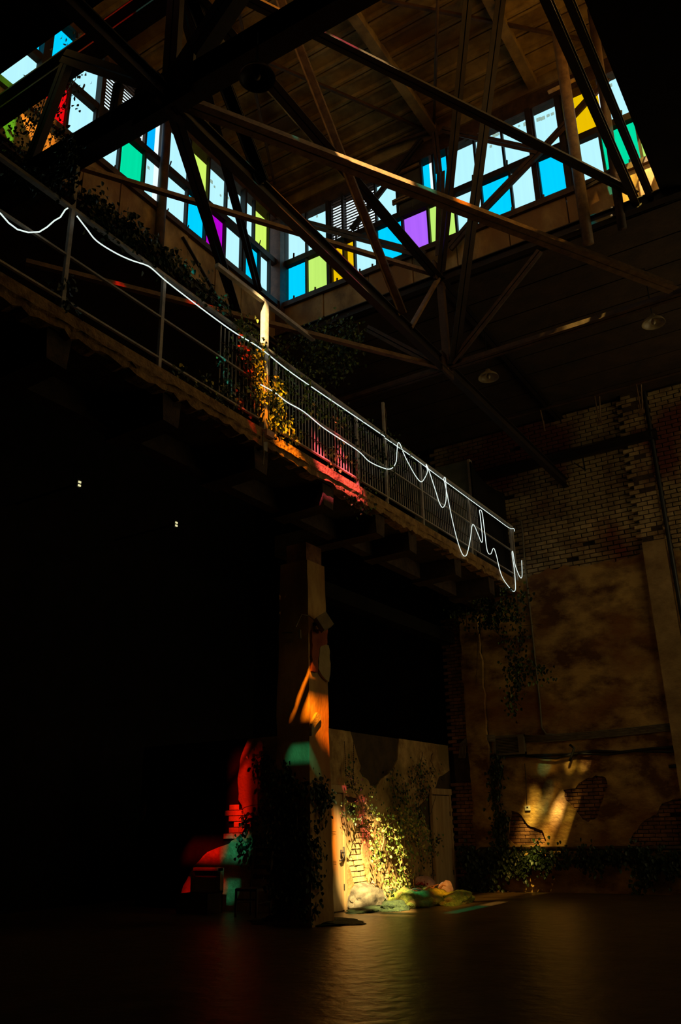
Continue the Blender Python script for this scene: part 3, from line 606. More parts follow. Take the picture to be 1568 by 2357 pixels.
for yy in (5.2, 7.0, 8.87, 10.65, 12.34, 13.58, 15.6, 17.4):
    w = .17; xe = -9.05 if yy == 12.34 else -7.85
    mm = MB(); mm.v = [(xe,yy-w,6.22),(XB-.10,yy-w*.8,6.26),(XB-.10,yy+w*.8,6.24),(xe,yy+w,6.22),(xe,yy-w,6.62),(XB-.10,yy-w,6.62),(XB-.10,yy+w,6.62),(xe,yy+w,6.62)]
    mm.f = [(3,2,1,0),(4,5,6,7),(0,1,5,4),(1,2,6,5),(2,3,7,6),(3,0,4,7)]
    mm.build('joist', m_mortar, bal)
MB().box((-7.85, 1.0, 6.3), (-7.65, 19.1, 6.62)).build('edge_beam', m_mortar, bal)
MB().box((-8.9, 12.6, 5.6), (-8.6, 19.1, 5.9)).build('soffit_beam', m_dark, bal)

rail = thing('balcony_railing', (XB, 11, 6.85), 'painted steel railing along the balcony edge with thin vertical bars', 'railing')
XQ = XB-.05
for z, w in ((8.27,.06),(7.62,.035),(7.03,.035)):
    MB().bar((XQ, 1.0, z), (XQ, 18.95, z), w, w*.7).build('rail', m_paintbar, rail)
MB().bar((XQ, 7.7, 9.07), (XQ, 10.2, 9.12), .07, .06).build('raised_handrail', m_paintbar, rail, label='raised pale handrail section')
MB().bar((XQ, 8.85, 6.55), (XQ+.0, 8.85, 9.07), .09, .09, (0,1,0)).build('tall_post', m_paintbar, rail, label='tall pale sunlit post')
for (yy, zt) in ((3.7,8.27),(5.15,8.9),(6.68,8.27),(9.13,8.27),(11.52,8.27),(12.55,8.95),(13.98,8.27),(16.3,8.27),(18.8,8.27),(18.95,8.27)):
    MB().bar((XQ, yy, 6.66), (XQ, yy, zt), .045, .05, (0,1,0)).build('post', m_paintbar, rail)
bm_ = MB().bar((0,0,0), (0,0,1.13), .014, .014, (0,1,0)).mesh('bar', m_paintbar)
yy = 7.9
while yy < 16.9:
    if all(abs(yy-q) > .04 for q in (8.85, 9.13, 11.52, 12.55, 13.98, 16.3)):
        place(bpy.data.objects.new('bar', bm_), rail, (XQ-.05, yy, 7.05))
    yy += .088
for z in (7.3, 7.9): MB().bar((XQ-.04, 7.9, z), (XQ-.04, 16.9, z), .01, .01).build('cross_wire', m_steel, rail)
jb = thing('junction_box', PX(617,1000,XB+.02), 'small rosy junction box on the balcony edge by the tall post', 'electrical box'); c = PX(617,1000,XB+.05)
MB().box(c-Vector((.05,.09,.05)), c+Vector((.05,.09,.05))).build('housing', m_rockp, jb)
for s in (0, .04): MB().tube([c+Vector((.02,.10+s,-.03)), c+Vector((.055,.10+s,-.03))], .014, 8).build('socket', m_black, jb)
MB().tube([c+Vector((.0,-.1,0)), c+Vector((0,-.12,-.15)), c+Vector((0,-.09,-.35)), c+Vector((0,-.11,-.52))], .012, 6).build('lead', m_cable, jb)
# luminous rope
rope_px = [(0,490),(20,513),(40,528),(65,535),(90,534),(108,523),(125,508),(139,500),(150,483),(156,479)]
MB().tube([PX(x, y, XB+.02) for x, y in rope_px], .008, 6).build('light_rope', m_rope, None, True, label='glowing white rope light sagging between rail posts at far left', cat='rope light')
def smooth(pts, n=5):
    out = []; m = len(pts)
    for i in range(m-1):
        p0, p1, p2, p3 = pts[max(i-1,0)], pts[i], pts[i+1], pts[min(i+2,m-1)]
        for k in range(n):
            t = k/n; out.append(tuple(.5*((2*p1[q])+(-p0[q]+p2[q])*t+(2*p0[q]-5*p1[q]+4*p2[q]-p3[q])*t*t+(-p0[q]+3*p1[q]-3*p2[q]+p3[q])*t**3) for q in (0,1)))
    out.append(pts[-1]); return out
rope_px = [(177,497),(200,527),(222,554),(262,580),(300,598),(336,610),(352,620),(380,645),(430,684),(480,722),(540,765),(597,800),(660,850),(740,906),(820,960),(886,1005)]
MB().tube([PX(x, y, XB+.03) for x, y in smooth(rope_px)], .008, 6).build('light_rope', m_rope, None, True, label='glowing white rope light laid along the top rail towards the tall post', cat='rope light')
rope_px = [(600,885),(632,903),(660,925),(700,948),(745,985),(822,1036),(850,1062),(885,1078),(902,1078),(912,1063),(914,1040),(916,1021),(921,1022),(930,1045),(945,1075),(960,1100),(970,1109),(978,1100),(984,1085),(981,1070),(983,1072),(990,1090),(1003,1130),(1012,1158),(1020,1168),(1027,1150),(1026,1103),(1022,1103),(1028,1130),(1040,1190),(1052,1240),(1063,1272),(1070,1280),(1076,1273),(1083,1240),(1087,1210),(1092,1210),(1100,1228),(1108,1247),(1111,1240),(1106,1190),(1104,1175),(1110,1180),(1116,1225),(1122,1268),(1130,1275),(1136,1262),(1142,1275),(1155,1325),(1175,1355),(1184,1361),(1187,1350),(1184,1310),(1179,1275),(1181,1271),(1186,1300),(1197,1328),(1202,1325),(1201,1290)]
MB().tube([PX(x, y, XB+.03) for x, y in smooth(rope_px)], .0075, 6).build('light_rope', m_rope, None, True, label='glowing white rope light drooping in loops along the far half of the railing', cat='rope light')
MB().tube([PX(x, y, XB+.02) for x, y in smooth([(886,1008),(950,1052),(1010,1097),(1085,1152),(1140,1192),(1172,1215),(1183,1217),(1184,1223)])], .007, 6).build('light_rope', m_rope, None, True, label='straight glowing white rope light on the far top rail, ending at the wall', cat='rope light')

# booth at the far end of the balcony
bt = thing('booth', (-7.6, 17, 6.85), 'grey-green panelled booth at the far end of the balcony', 'booth')
a, b = PY(975,1085,17.2), PY(1080,1058,17.2)
MB().box((a.x-.3, 17.2, 6.85), (b.x, 17.28, b.z)).build('front_panel', m_booth, bt)
MB().box((b.x-.04, 17.16, 6.85), (b.x+.02, 17.3, b.z)).build('edge_post', m_paintbar, bt)
MB().box((a.x+.3, 17.17, 6.85), (a.x+.75, 17.2, b.z-.6)).build('doorway_leaf', m_dark, bt)
# dark curved sheet beside it
cs = [PX(x, y, -7.0) for x, y in [(1084,1062),(1095,1085),(1115,1110),(1140,1127),(1176,1142)]]
m = MB()
for p in cs: m.v += [(p.x, p.y, p.z), (p.x, p.y, 6.85), (p.x-.04, p.y, p.z), (p.x-.04, p.y, 6.85)]
for i in range(len(cs)-1):
    k = i*4; m.f += [(k,k+4,k+5,k+1),(k+2,k+3,k+7,k+6),(k,k+2,k+6,k+4),(k+1,k+5,k+7,k+3)]
k = len(m.v)-4; m.f += [(0,1,3,2),(k,k+2,k+3,k+1)]
m.build('curved_screen', m_dark, label='black sheet screen with a curved top edge beside the booth', cat='screen')

# ------------------------------------------------------------------ column
col = thing('column', (-8.5, 12.1, 0), 'square plastered column lit in orange and teal under the balcony', 'column')
XCL = -8.72
def colbox(z0, z1, g):
    m = MB(); n = 24; r = random.Random(5)
    for i in range(n+1):
        z = z0+(z1-z0)*i/n; e = g+r.uniform(-.008, .008)-.012*z; 
        for (x, y) in ((XCL-e, 11.8-e), (-8.04+e, 11.8-e), (-8.04+e, 12.4), (XCL-e, 12.4)): m.v.append((x+r.uniform(-.006,.006), y+r.uniform(-.006,.006), z))
    for i in range(n):
        for k in range(4): m.f.append((i*4+k, i*4+(k+1)%4, i*4+4+(k+1)%4, i*4+4+k))
    m.f += [(3,2,1,0), (n*4,n*4+1,n*4+2,n*4+3)]
    return m
colbox(0, 5.9, .03).build('shaft', m_col, col)
MB().box((-8.55,11.86,5.85),(-8.12,12.35,6.24)).build('capital', m_brick_r, col)
FC = lambda a, z, d: Vector((-8.05+d, a, z))
q = [(lambda p: (p.y, p.z))(PX(x, y, -8.04)) for x, y in [(733,1492),(742,1486),(753,1486),(756,1500),(757,1545),(754,1570),(748,1566),(738,1555),(730,1540),(731,1515)]]
sheet('bare_patch', FC, jag(q, .06, .015, 2), [], .045, m_patch, col)
q = [(lambda p: (p.y, p.z))(PX(x, y, -8.04)) for x, y in [(716,1450),(752,1446),(750,1486),(738,1488),(730,1515),(728,1548),(716,1545)]]
sheet('red_paint', FC, jag(q, .06, .012, 3), [], .038, m_colred, col)
q = [(lambda p: (p.y, p.z))(PX(x, y, -8.04)) for x, y in [(713,1674),(716,1660),(724,1645),(727,1640),(735,1647),(734,1656),(723,1670),(719,1680),(716,1693),(713,1694)]]
sheet('peeled_patch', FC, q, [], .05, m_patch, col)
fl = thing('flood_lamp', PX(745,1433,-7.9), 'small boxy flood lamp on a bracket high on the column', 'lamp'); c = PX(748,1434,-7.85)
MB().prism(c+Vector((-.06,-.1,-.05)), c+Vector((.06,.02,.06)), [(-.13,-.13),(.13,-.13),(.13,.13),(-.13,.13)]).build('housing', m_lamp, fl)
MB().bar(c+Vector((-.25,-.05,.0)), c, .05, .05).build('arm', m_black, fl)
MB().tube([c+Vector((-.15,-.08,.05)), c+Vector((-.2,-.2,.12)), c+Vector((-.25,-.35,.12)), c+Vector((-.32,-.42,-.1))], .01, 6).build('cable', m_cable, fl)
pt = PY(655,1455,11.74)
MB().tube([PY(649,1457,11.74), PY(662,1456,11.72), PY(674,1456,11.74)], .012, 6).tube([PY(691,1450,11.74), PY(692,1470,11.72)], .02, 6).build('wall_hook', m_cable, label='thin metal hook and stub on the left face of the column', cat='hook')

# ------------------------------------------------------------------ scenic walls (stage flats)
sc = thing('scenic_wall', (FXX, 16.4, 0), 'low scenic wall with peeling plaster and fake bricks, sunlit right of the column', 'stage wall')
MB().box((FXX-.09, FYY, 0), (FXX-.02, 19.15, 3.19)).build('backing_board', m_flatboard, sc)
zt = 3.19
def fx(pts): return poly_x(pts, FXX)
dark_top = fx([(806,1700),(824,1745),(828,1760),(825,1775),(832,1785),(848,1795),(852,1808),(862,1812),(876,1784),(895,1775),(908,1762),(914,1740),(918,1720)])
rt_edge = fx([(975,1882),(963,1856),(984,1832),(1002,1810),(1009,1790),(1027,1778)])
notch = fx([(914,1748),(907,1764),(895,1779),(877,1793),(864,1813),(853,1810),(847,1796),(833,1787),(826,1776),(829,1762),(823,1746)])
r_ = random.Random(3)
def wob(l): return [(a+r_.uniform(-.012,.012), z+r_.uniform(-.012,.012)) for a, z in l]
def dens(l, n=4): return [(l[i][0]+(l[i+1][0]-l[i][0])*k/n, l[i][1]+(l[i+1][1]-l[i][1])*k/n) for i in range(len(l)-1) for k in range(n)]+[l[-1]]
out = [(13.62, 0), (17.86, 0), (17.86, 1.2)] + wob(dens(rt_edge)) + [(19.05, 2.62), (19.05, zt), (fx([(918,1726)])[0][0], zt)] + wob(dens(notch)) + [(fx([(806,1712)])[0][0], zt), (13.62, zt)]
hole_a = fx([(818,1905),(832,1898),(850,1890),(862,1888),(856,1905),(840,1930),(832,1950),(834,1975),(842,2010),(850,2040),(845,2062),(826,2066),(818,2045),(806,2005),(798,1985),(789,1982),(788,1977),(794,1973),(800,1976),(806,1960),(808,1948),(813,1930)])
hole_b = fx([(872,1958),(884,1958),(890,1985),(897,2010),(905,2040),(914,2060),(906,2066),(893,2050),(884,2035),(880,2015),(872,1990)])
hole_c = fx([(792,1832),(808,1834),(822,1838),(818,1846),(800,1846)])
hole_d = fx([(796,1856),(806,1852),(815,1856),(818,1868),(812,1876),(800,1872)])
hs = [wob(dens(h+[h[0]], 3)[:-1]) for i, h in enumerate((hole_a, hole_b, hole_c, hole_d))]
sheet('plaster_face', FX(FXX-.03), out, hs, .045, m_flat, sc)
bricks(sc, FX(FXX-.03), lambda a, z: any(inside((a+s, z), b) for b in (hole_a, hole_b) for s in (-.05, 0, .05)), m_flatbrick, .23, .097, .022, .05, 1.9, 13.62, 17.2, 200, 12, joint=.014)
fb = fx([(1038,1843),(1056,1846),(1062,1870),(1060,1900),(1065,1938),(1052,1938),(1050,1905),(1043,1880),(1038,1868)])
bricks(sc, FX(FXX-.02), lambda a, z: 18.93 < a < 19.1 and .75 < z < 2.05, m_flatbrick, .16, .09, .02, .7, 2.05, 18.9, 19.12, 40, 13)
sheet('plaster_edge', FX(FXX-.03), jag([(18.97,.0),(19.14,.0),(19.14,.75),(18.97,.95)], .1, .02, 8), [], .05, m_flat, sc)
# front run of the scenic wall, left of the column
s2 = thing('scenic_wall', (-11, FYY, 0), 'low scenic wall in red and teal light, left of the column behind the chair', 'stage wall')
MB().box((-13.6, FYY+.01, 0), (FXX-.02, FYY+.08, 3.12)).build('backing_board', m_dark, s2)
q = poly_y([(565,1704),(641,1698)], FYY)
le = poly_y([(557,1740),(550,1790),(552,1840),(564,1868),(570,1893),(560,1922),(530,1940),(480,1962),(446,1995),(425,2040),(408,2078)], FYY)
jg = [(-8.99, 0), (-8.99, 3.1), (-10.72, 3.1)] + wob(dens(le)) + [(-12.4, 0)]
sheet('plaster_face', FY(FYY+.01), jg, [], .045, m_flat, s2)
hb = poly_y([(524,1852),(548,1852),(562,1876),(566,1893),(552,1924),(518,1934),(520,1900)], FYY)
bricks(s2, FY(FYY+.01), lambda a, z: inside((a, z), hb) or inside((a-.08, z), hb), m_flatbrick, .24, .105, .03, .2, 2.6, -12.5, -10.0, 80, 14)
MB().box((-12.4, FYY-.05, 0), (-8.99, FYY-.034, .09)).build('skirting', m_wood, s2)
# doors in the scenic wall
def door(n, y0, y1, h, handle_y, hz, hook):
    d = thing('door_%d' % n, (FXX, (y0+y1)/2, 0), 'pale wooden door', None, kind='structure')
    x = FXX+.02
    MB().box((x, y0+.045, .02), (x+.035, y1-.06, h-.02)).build('leaf', m_wood, d)
    MB().box((x-.01, y1-.06, 0), (x+.06, y1, h+.02)).box((x-.01, y0, 0), (x+.06, y0+.045, h+.02)).build('frame', m_wood, d)
    MB().box((x-.01, y0-.02, h), (x+.08, y1+.02, h+.13)).build('lintel', m_wood, d)
    for k in range(4):
        z = .3+k*.5
        for j in range(3): MB().box((x+.03, y0+.10, z+j*.025), (x+.04, y0+.26, z+j*.025+.008)).build('groove_bead', m_wood, d)
    c = Vector((x+.05, handle_y, hz)); m = MB()
    m.tube([c+Vector((0,0,.05)), c+Vector((0,0,-.08))], .022, 8).tube([c, c+Vector((.05,0,.0)), c+Vector((.06,.10*hook,.01))], .013, 8)
    if n == 1: m.tube([c+Vector((.02,.05,.1)), c+Vector((.03,.06,-.05)), c+Vector((.02,.0,-.12)), c+Vector((.02,-.08,-.13))], .016, 8)
    m.build('handle', m_black, d, True, label='dark lever handle')
    for z in (.35, 1.6): MB().box((x+.03, y1-.075, z), (x+.05, y1-.05, z+.1)).build('hinge', m_black, d)
    return d
door(1, 13.66, 14.24, 2.03, 14.08, .98, -1)
door(2, 17.90, 18.90, 2.06, 18.05, 1.12, 1)
# two beaded chains hanging on the scenic wall
for (x1, x2, y2, lb) in ((793, 797, 1790, 'left beaded chain hanging on the sunlit scenic wall'), (814, 814, 1810, 'right beaded chain hanging on the sunlit scenic wall')):
    a = PX(x1, 1708, FXX+.05); b = PX(x2, y2, FXX+.05); m = MB(); n = int((a-b).length/.035)
    for i in range(n): m.lathe(a.lerp(b, i/n), [(0,-.016),(.014,0),(0,.016)], 6)
    m.tube([a, b], .004, 4); m.build('beaded_chain', m_stemd, label=lb, cat='chain')

# ------------------------------------------------------------------ chest
cx, cy = -11.3, 12.95
ch = thing('wooden_chest', (cx, cy, 0), 'small open wooden chest with raised lid on the floor at left', 'chest')
W, D, Hh = .36, .22, .34
MB().box((cx-W,cy-D,.02),(cx+W,cy-D+.025,Hh)).box((cx-W,cy+D-.025,.02),(cx+W,cy+D,Hh)).box((cx-W,cy-D,.02),(cx-W+.025,cy+D,Hh)).box((cx+W-.025,cy-D,.02),(cx+W,cy+D,Hh)).box((cx-W,cy-D,.0),(cx+W,cy+D,.03)).build('body', m_woodd, ch)
ld = MB().box((cx-W,cy+D-.01,Hh),(cx+W,cy+D+.02,Hh+.42)).build('lid', m_chest, ch)
y1 = cy+D-.08
MB().box((cx-W,y1,Hh),(cx-W+.05,cy+D,Hh+.42)).box((cx+W-.05,y1,Hh),(cx+W,cy+D,Hh+.42)).box((cx-W,y1,Hh+.37),(cx+W,cy+D,Hh+.42)).box((cx-W,y1,Hh),(cx+W,cy+D,Hh+.04)).build('lid_rim', m_chest, ld)
MB().box((cx-.04,cy-D-.012,Hh-.1),(cx+.04,cy-D,Hh-.02)).build('latch', m_black, ch)

# ------------------------------------------------------------------ ladder-back chair
cx, cy = -9.98, 12.85
cr = thing('ladder_back_chair', (cx, cy, 0), 'dark wooden ladder-back chair standing between the chest and the column', 'chair')
sw = .24
MB().prism((cx-sw, cy, .43), (cx+sw, cy, .43), [(-.22,-.02),(.2,-.02),(.22,0),(.2,.025),(-.2,.025),(-.22,0)]).build('seat', m_woodd, cr)
for sx_ in (-1, 1):
    MB().tube([(cx+sx_*sw*.95, cy-.2, 0), (cx+sx_*sw*.95, cy-.19, .45)], .022, 8).build('leg', m_woodd, cr)
    MB().tube([(cx+sx_*sw*.9, cy+.22, 0), (cx+sx_*sw*.88, cy+.2, .45), (cx+sx_*sw*.86, cy+.25, .85), (cx+sx_*sw*.84, cy+.31, 1.12)], .022, 8).build('leg', m_woodd, cr)
    MB().tube([(cx+sx_*sw*.95, cy-.19, .22), (cx+sx_*sw*.9, cy+.21, .22)], .013, 6).build('stretcher', m_woodd, cr)
for z, y in ((.62,.235),(.78,.25),(.93,.27),(1.06,.30)):
    MB().bar((cx-sw*.86, cy+y, z), (cx+sw*.86, cy+y, z), .018, .075).build('slat', m_woodd, cr)
MB().tube([(cx-sw*.95, cy-.19, .28), (cx+sw*.95, cy-.19, .28)], .013, 6).build('stretcher', m_woodd, cr)

# ------------------------------------------------------------------ rocks, moss, driftwood
def blob(name, c, s, mt, seed, rough=.25, fl=.35, sub=4, freq=1.6, parent=None, rot=0, **kw):
    bm = bmesh.new(); bmesh.ops.create_icosphere(bm, subdivisions=sub, radius=1.0)
    R = Matrix.Rotation(rot, 3, 'Z')
    for v in bm.verts:
        n = v.co.normalized()
        d = 1+rough*noise.noise(n*freq+Vector((seed*3.1, 0, 0)))+rough*.4*noise.noise(n*freq*3+Vector((0, seed, 0)))+rough*.12*noise.noise(n*freq*9+Vector((seed, seed, 0)))
        q = n*d; q.z = max(q.z, -fl); q = Vector((q.x*s[0], q.y*s[1], (q.z+fl)*s[2])); v.co = R@q+Vector(c)
    me = bpy.data.meshes.new(name); bm.to_mesh(me); bm.free(); me.materials.append(mt)
    me.polygons.foreach_set('use_smooth', [True]*len(me.polygons))
    o = bpy.data.objects.new(name, me); place(o, parent); return setp(o, **kw)
def fl(x, y): return PZ(x, y, 0)
c = fl(853,2090)
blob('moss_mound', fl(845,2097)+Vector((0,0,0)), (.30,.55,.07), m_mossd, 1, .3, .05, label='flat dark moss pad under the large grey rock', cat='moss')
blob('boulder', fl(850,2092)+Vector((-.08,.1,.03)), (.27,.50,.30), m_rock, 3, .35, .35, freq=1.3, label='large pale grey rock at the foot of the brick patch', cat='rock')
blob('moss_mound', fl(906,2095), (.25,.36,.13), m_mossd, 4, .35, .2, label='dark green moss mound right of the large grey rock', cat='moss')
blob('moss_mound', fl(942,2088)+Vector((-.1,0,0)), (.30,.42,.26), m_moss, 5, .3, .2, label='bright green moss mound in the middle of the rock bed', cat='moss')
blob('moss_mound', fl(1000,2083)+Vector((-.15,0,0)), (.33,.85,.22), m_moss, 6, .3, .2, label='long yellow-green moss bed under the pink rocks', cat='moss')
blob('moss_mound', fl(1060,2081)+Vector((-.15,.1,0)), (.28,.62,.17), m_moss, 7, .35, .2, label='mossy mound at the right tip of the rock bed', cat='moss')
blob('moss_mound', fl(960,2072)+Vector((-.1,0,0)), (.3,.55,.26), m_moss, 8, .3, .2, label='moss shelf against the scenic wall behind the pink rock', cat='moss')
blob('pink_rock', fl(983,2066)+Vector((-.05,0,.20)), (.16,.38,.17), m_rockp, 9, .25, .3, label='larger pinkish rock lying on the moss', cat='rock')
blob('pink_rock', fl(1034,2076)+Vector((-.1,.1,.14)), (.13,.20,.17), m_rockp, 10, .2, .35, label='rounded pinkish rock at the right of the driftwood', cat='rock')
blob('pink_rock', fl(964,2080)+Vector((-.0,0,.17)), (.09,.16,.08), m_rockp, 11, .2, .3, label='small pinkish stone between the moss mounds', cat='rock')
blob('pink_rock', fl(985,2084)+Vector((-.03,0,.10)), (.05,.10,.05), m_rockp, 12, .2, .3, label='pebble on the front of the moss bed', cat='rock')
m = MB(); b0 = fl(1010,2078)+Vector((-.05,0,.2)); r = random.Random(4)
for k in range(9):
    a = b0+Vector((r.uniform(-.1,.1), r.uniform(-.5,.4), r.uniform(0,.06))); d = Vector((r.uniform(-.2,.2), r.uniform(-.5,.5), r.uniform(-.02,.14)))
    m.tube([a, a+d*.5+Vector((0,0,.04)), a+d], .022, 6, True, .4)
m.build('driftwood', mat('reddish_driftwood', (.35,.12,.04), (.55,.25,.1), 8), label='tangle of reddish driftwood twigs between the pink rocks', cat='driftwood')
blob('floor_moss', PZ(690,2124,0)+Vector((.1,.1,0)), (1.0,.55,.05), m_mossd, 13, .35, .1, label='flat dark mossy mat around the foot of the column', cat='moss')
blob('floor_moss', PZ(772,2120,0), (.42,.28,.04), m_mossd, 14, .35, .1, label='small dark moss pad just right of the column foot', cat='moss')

# ------------------------------------------------------------------ climbing plants
def sample(poly, r):
    xs = [p[0] for p in poly]; ys_ = [p[1] for p in poly]
    while True:
        q = (r.uniform(min(xs), max(xs)), r.uniform(min(ys_), max(ys_)))
        if inside(q, poly): return q
def ivy(name, label, cat, polys, ax, plane, sgn, size, lm, sm, stems=(), depth=.12, seed=1, seq=0, base=None, nrm=None, mix=None, hang=True, clump=0):
    """polys: list of (pixel outline, leaf count) laid on a world plane; stems: pixel polylines"""
    r = random.Random(seed); t = thing(name, base or PL(*polys[0][0][0], ax, plane), label, cat)
    N = Vector((sgn if ax == 0 else 0, sgn if ax == 1 else 0, sgn if ax == 2 else 0)) if nrm is None else nrm
    A, B = MB(), MB()
    for poly, cnt in polys:
        cl = [sample(poly, r) for _ in range(clump)] if clump else None
        for _ in range(cnt):
            if cl and r.random() < .75:
                c0 = r.choice(cl); q = (c0[0]+r.gauss(0, 8), c0[1]+r.gauss(0, 13))
            else: q = sample(poly, r)
            p = PL(q[0], q[1], ax, plane)+N*r.uniform(.0, depth)
            n = N+Vector((r.uniform(-.9,.9), r.uniform(-.9,.9), r.uniform(-.5,.9)))
            d = Vector((r.uniform(-.6,.6), r.uniform(-.6,.6), -1 if hang else r.uniform(-1,1)))
            (B if (mix and r.random() < mix[1]) else A).leaf(p, size*r.uniform(.65,1.2), n, d)
    if A.v: A.build('foliage', lm, t, kind='stuff')
    if B.v: B.build('foliage', mix[0], t, kind='stuff', label='paler leaves')
    for s in stems:
        pts = [PL(x, y, ax, plane)+N*(depth*.5+r.uniform(-.03,.03)) for x, y in smooth(list(s), 4)]
        pts = [p+Vector((r.uniform(-.008,.008), r.uniform(-.008,.008), 0)) for p in pts]
        MB().tube(pts, .009 if len(s) < 6 else .012, 5, True, .5).build('stem', sm, t)
    return t
L = FXX+.03
ivy('climbing_shrub', 'sunlit climbing shrub with pale round leaves in front of the scenic bricks', 'climbing plant',
    [([(850,1870),(905,1850),(960,1880),(985,1925),(975,1960),(950,1975),(940,2040),(905,2055),(880,2010),(850,2000),(838,1940)], 820), ([(835,1930),(860,1925),(870,1975),(850,2000),(835,1975)], 110)], 0, L+.22, 1, .062, m_leaf, m_stem,
    [[(858,2070),(853,2040),(850,2010),(856,1975),(862,1950)],[(868,1960),(872,1920),(866,1895),(855,1885)],[(935,2070),(925,2020),(915,1980),(900,1940),(892,1905)],[(905,2060),(912,2000),(918,1950),(928,1900)],[(928,1975),(945,1958),(960,1945),(975,1925)],[(870,1915),(890,1895),(910,1885)],[(900,2065),(898,2020),(880,1975)],[(925,1930),(930,1905),(928,1880)],[(920,2010),(935,2015),(945,2000)],[(940,2070),(942,2020),(944,1985)],[(880,1925),(905,1933),(940,1930)]], .22, 2, mix=(m_leafy, .42), hang=False, clump=26)
ivy('climbing_shrub', 'loose dark climber between the sunlit shrub and the far scenic door', 'climbing plant',
    [([(880,1850),(960,1845),(985,1880),(1005,1950),(995,2030),(960,2060),(955,1960),(900,1890)], 420), ([(940,1740),(985,1750),(1005,1775),(1000,1810),(955,1850),(945,1800)], 230), ([(895,1770),(915,1780),(922,1850),(905,1860),(893,1800)], 110), ([(925,1800),(938,1800),(940,1860),(928,1860)], 40)], 0, L+.03, 1, .058, m_leafd, m_stemd,
    [[(968,1732),(966,1790),(962,1850),(958,1910),(965,1980)],[(990,1735),(990,1760),(985,1800)],[(905,1765),(902,1800),(912,1860)],[(930,1800),(930,1860),(935,1900)],[(965,1900),(985,1880),(1000,1830)]], .08, 3, mix=(m_leaf, .3), clump=16)
ivy('climbing_shrub', 'thin dark tendrils with small leaves over the pink-lit plaster', 'climbing plant',
    [([(797,1760),(806,1765),(806,1810),(798,1815)], 80), ([(790,1835),(830,1860),(860,1850),(866,1895),(840,1885),(800,1890),(782,1870)], 150), ([(815,1790),(835,1800),(850,1870),(838,1880),(822,1830)], 60), ([(846,1810),(862,1815),(858,1850),(850,1850)], 30)], 0, L+.10, 1, .052, m_leafd, m_stemd,
    [[(812,1815),(822,1840),(835,1875),(842,1905),(847,1935)],[(783,1870),(792,1900),(806,1930),(812,1945)],[(818,1825),(830,1810)]], .08, 4, mix=(m_leaf, .35), clump=14)
ivy('flowering_plant', 'small dark bush in the moss right of the large grey rock', 'plant', [([(884,2052),(902,2046),(905,2075),(898,2085),(884,2080)], 130)], 0, L+.45, 1, .055, m_leafd, m_stemd, [[(893,2092),(893,2070),(895,2050)]], .18, 6, hang=False)
ivy('flowering_plant', 'low leafy plant at the foot of the shrub stems', 'plant', [([(912,2052),(935,2040),(955,2035),(960,2055),(935,2070),(912,2072)], 200)], 0, L+.25, 1, .055, m_leaf, m_stem, [[(938,2075),(938,2050),(940,2036)]], .2, 7, hang=False)
ivy('flowering_plant', 'cluster of small red flowers behind the pink rock', 'flowers', [([(950,2035),(972,2028),(975,2045),(955,2052)], 110)], 0, L+.2, 1, .045, m_petal, m_stemd, [[(962,2070),(962,2040)]], .12, 8, hang=False)
ivy('flowering_plant', 'tiny pink flowers on thin stems above the large grey rock', 'flowers', [([(852,2050),(862,2052),(864,2062),(850,2064)], 26), ([(852,2030),(858,2030),(858,2036),(852,2036)], 8)], 0, L+.3, 1, .04, S and m_rockp, m_stem, [[(855,2075),(857,2050),(854,2032)]], .08, 9, hang=False)
# column base ivy
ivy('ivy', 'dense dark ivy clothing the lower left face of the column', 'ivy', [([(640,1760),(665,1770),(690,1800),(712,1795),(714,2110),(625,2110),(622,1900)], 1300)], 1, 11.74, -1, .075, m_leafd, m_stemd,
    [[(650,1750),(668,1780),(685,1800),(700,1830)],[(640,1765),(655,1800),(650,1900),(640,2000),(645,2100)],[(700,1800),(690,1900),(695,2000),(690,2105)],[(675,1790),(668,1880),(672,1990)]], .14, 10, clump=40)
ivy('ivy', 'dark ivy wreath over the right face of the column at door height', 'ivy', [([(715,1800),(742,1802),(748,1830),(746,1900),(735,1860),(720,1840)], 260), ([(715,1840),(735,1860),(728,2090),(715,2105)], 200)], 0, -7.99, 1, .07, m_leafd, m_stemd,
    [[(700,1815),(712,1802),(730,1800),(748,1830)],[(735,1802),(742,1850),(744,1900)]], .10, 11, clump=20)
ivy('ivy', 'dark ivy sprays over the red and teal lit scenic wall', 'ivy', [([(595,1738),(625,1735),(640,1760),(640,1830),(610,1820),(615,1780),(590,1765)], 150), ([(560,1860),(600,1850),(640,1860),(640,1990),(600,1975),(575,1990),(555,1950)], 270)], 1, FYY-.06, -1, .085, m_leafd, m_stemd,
    [[(590,1742),(610,1735),(630,1745),(640,1790)],[(555,1865),(590,1853),(640,1852)],[(600,1800),(625,1830),(640,1850)],[(560,1920),(580,1960),(575,1990)]], .15, 12, clump=26)
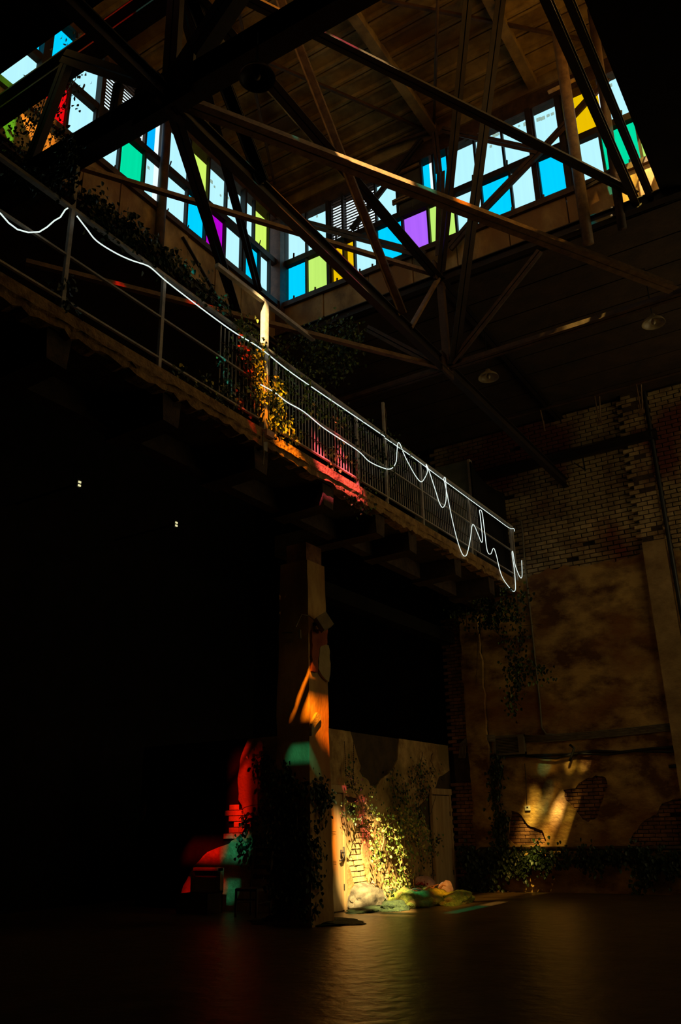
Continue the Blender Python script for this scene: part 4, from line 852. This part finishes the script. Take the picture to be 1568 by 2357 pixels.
# back-wall ivy
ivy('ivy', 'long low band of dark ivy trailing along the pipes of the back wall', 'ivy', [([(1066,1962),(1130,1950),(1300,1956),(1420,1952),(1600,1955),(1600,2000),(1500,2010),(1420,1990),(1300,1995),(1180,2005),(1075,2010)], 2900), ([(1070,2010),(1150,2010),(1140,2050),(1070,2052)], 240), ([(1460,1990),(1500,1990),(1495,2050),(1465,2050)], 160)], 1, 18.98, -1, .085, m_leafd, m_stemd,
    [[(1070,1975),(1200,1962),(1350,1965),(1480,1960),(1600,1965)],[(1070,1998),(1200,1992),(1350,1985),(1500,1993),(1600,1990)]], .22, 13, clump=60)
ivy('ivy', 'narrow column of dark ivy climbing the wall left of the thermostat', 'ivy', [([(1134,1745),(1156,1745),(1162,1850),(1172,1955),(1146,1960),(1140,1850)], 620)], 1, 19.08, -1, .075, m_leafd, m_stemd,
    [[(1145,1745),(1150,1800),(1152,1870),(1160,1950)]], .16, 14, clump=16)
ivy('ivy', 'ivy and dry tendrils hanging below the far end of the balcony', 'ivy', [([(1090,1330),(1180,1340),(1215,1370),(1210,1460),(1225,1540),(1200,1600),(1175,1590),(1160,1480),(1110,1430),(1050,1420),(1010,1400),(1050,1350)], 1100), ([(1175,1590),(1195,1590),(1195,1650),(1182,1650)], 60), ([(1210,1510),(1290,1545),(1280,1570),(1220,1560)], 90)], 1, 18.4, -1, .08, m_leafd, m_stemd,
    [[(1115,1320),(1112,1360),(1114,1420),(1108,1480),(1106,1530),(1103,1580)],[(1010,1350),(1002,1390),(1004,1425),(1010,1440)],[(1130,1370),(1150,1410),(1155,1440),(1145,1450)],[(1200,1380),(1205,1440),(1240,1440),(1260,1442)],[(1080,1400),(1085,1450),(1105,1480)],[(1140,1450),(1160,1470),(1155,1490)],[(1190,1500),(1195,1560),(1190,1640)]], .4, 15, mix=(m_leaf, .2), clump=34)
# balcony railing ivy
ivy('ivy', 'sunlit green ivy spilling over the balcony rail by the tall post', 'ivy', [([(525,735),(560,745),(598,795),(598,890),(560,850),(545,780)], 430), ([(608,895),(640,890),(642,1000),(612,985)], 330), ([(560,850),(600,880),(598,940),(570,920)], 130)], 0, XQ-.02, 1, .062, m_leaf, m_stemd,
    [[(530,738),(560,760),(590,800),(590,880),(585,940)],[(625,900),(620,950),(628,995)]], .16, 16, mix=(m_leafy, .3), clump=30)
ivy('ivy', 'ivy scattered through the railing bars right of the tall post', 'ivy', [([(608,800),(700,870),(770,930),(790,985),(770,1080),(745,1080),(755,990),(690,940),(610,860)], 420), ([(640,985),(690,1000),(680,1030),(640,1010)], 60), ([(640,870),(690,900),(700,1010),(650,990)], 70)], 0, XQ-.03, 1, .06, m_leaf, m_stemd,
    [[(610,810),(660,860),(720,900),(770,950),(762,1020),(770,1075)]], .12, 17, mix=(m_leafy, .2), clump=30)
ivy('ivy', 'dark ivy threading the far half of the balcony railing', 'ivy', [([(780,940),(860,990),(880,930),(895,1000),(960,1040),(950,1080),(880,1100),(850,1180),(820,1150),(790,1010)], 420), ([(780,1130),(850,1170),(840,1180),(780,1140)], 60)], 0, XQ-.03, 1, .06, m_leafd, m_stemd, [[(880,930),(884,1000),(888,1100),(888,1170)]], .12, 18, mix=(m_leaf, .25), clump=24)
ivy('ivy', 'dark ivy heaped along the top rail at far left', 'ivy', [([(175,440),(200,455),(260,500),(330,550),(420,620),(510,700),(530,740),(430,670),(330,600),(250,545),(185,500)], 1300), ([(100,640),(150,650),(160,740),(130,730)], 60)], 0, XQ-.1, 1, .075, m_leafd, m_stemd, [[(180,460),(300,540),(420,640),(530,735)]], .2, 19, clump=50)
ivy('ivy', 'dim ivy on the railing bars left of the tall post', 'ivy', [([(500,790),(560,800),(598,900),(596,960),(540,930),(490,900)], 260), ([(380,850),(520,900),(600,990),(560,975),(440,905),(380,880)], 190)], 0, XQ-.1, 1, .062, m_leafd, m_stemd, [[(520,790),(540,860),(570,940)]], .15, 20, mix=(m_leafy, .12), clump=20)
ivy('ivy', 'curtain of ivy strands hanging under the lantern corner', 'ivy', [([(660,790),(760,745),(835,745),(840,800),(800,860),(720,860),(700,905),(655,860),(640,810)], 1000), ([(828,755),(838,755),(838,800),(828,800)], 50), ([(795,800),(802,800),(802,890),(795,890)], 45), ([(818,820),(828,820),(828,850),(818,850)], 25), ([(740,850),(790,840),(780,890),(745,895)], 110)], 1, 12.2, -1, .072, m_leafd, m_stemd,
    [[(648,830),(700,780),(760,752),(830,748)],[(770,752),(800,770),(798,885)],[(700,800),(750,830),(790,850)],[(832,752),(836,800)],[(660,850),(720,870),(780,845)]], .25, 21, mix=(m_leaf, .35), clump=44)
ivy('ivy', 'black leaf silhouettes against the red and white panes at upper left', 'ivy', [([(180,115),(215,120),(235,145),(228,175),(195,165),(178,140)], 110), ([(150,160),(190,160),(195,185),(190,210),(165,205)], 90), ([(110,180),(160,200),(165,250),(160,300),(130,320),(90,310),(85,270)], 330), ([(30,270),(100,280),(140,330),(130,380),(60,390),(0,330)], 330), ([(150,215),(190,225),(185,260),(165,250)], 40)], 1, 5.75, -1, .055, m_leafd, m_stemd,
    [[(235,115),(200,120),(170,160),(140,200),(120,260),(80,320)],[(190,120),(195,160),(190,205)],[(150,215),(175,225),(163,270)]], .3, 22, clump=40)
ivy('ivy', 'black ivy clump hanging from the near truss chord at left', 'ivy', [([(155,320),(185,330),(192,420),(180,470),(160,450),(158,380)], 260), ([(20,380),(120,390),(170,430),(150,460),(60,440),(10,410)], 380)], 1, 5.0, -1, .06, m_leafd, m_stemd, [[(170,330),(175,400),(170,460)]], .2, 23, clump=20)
# two small glints far left, made up as glowing boxes on dark blocks
for (x, y, lb) in ((183,1113,'tiny glowing fleck in the dark undercroft, the left one'), (406,1206,'tiny glowing fleck in the dark undercroft, the right one')):
    p = PX(x, y, -13.0); t = thing('light_fleck', p, lb, 'light')
    me_ = bpy.data.materials.get('fleck_glow')
    if me_ is None:
        me_ = bpy.data.materials.new('fleck_glow'); me_.use_nodes = True; bb = me_.node_tree.nodes['Principled BSDF']
        bb.inputs['Emission Color'].default_value = (1, .95, .5, 1); bb.inputs['Emission Strength'].default_value = .8
    for s in (-.045, .03): MB().box(p+Vector((0,-.035,s-.02)), p+Vector((.015,.03,s+.02))).build('lens', me_, t)  # specks of light made as small emitting boxes
    MB().box(p+Vector((-.06,-.06,-.1)), p+Vector((-.001,.06,.1))).build('housing', m_black, t)  # added block and stub that only carry the glowing boxes
    MB().box((p.x-2.05, p.y-.02, p.z-.02), (p.x-.05, p.y+.02, p.z+.02)).build('bracket', m_black, t)
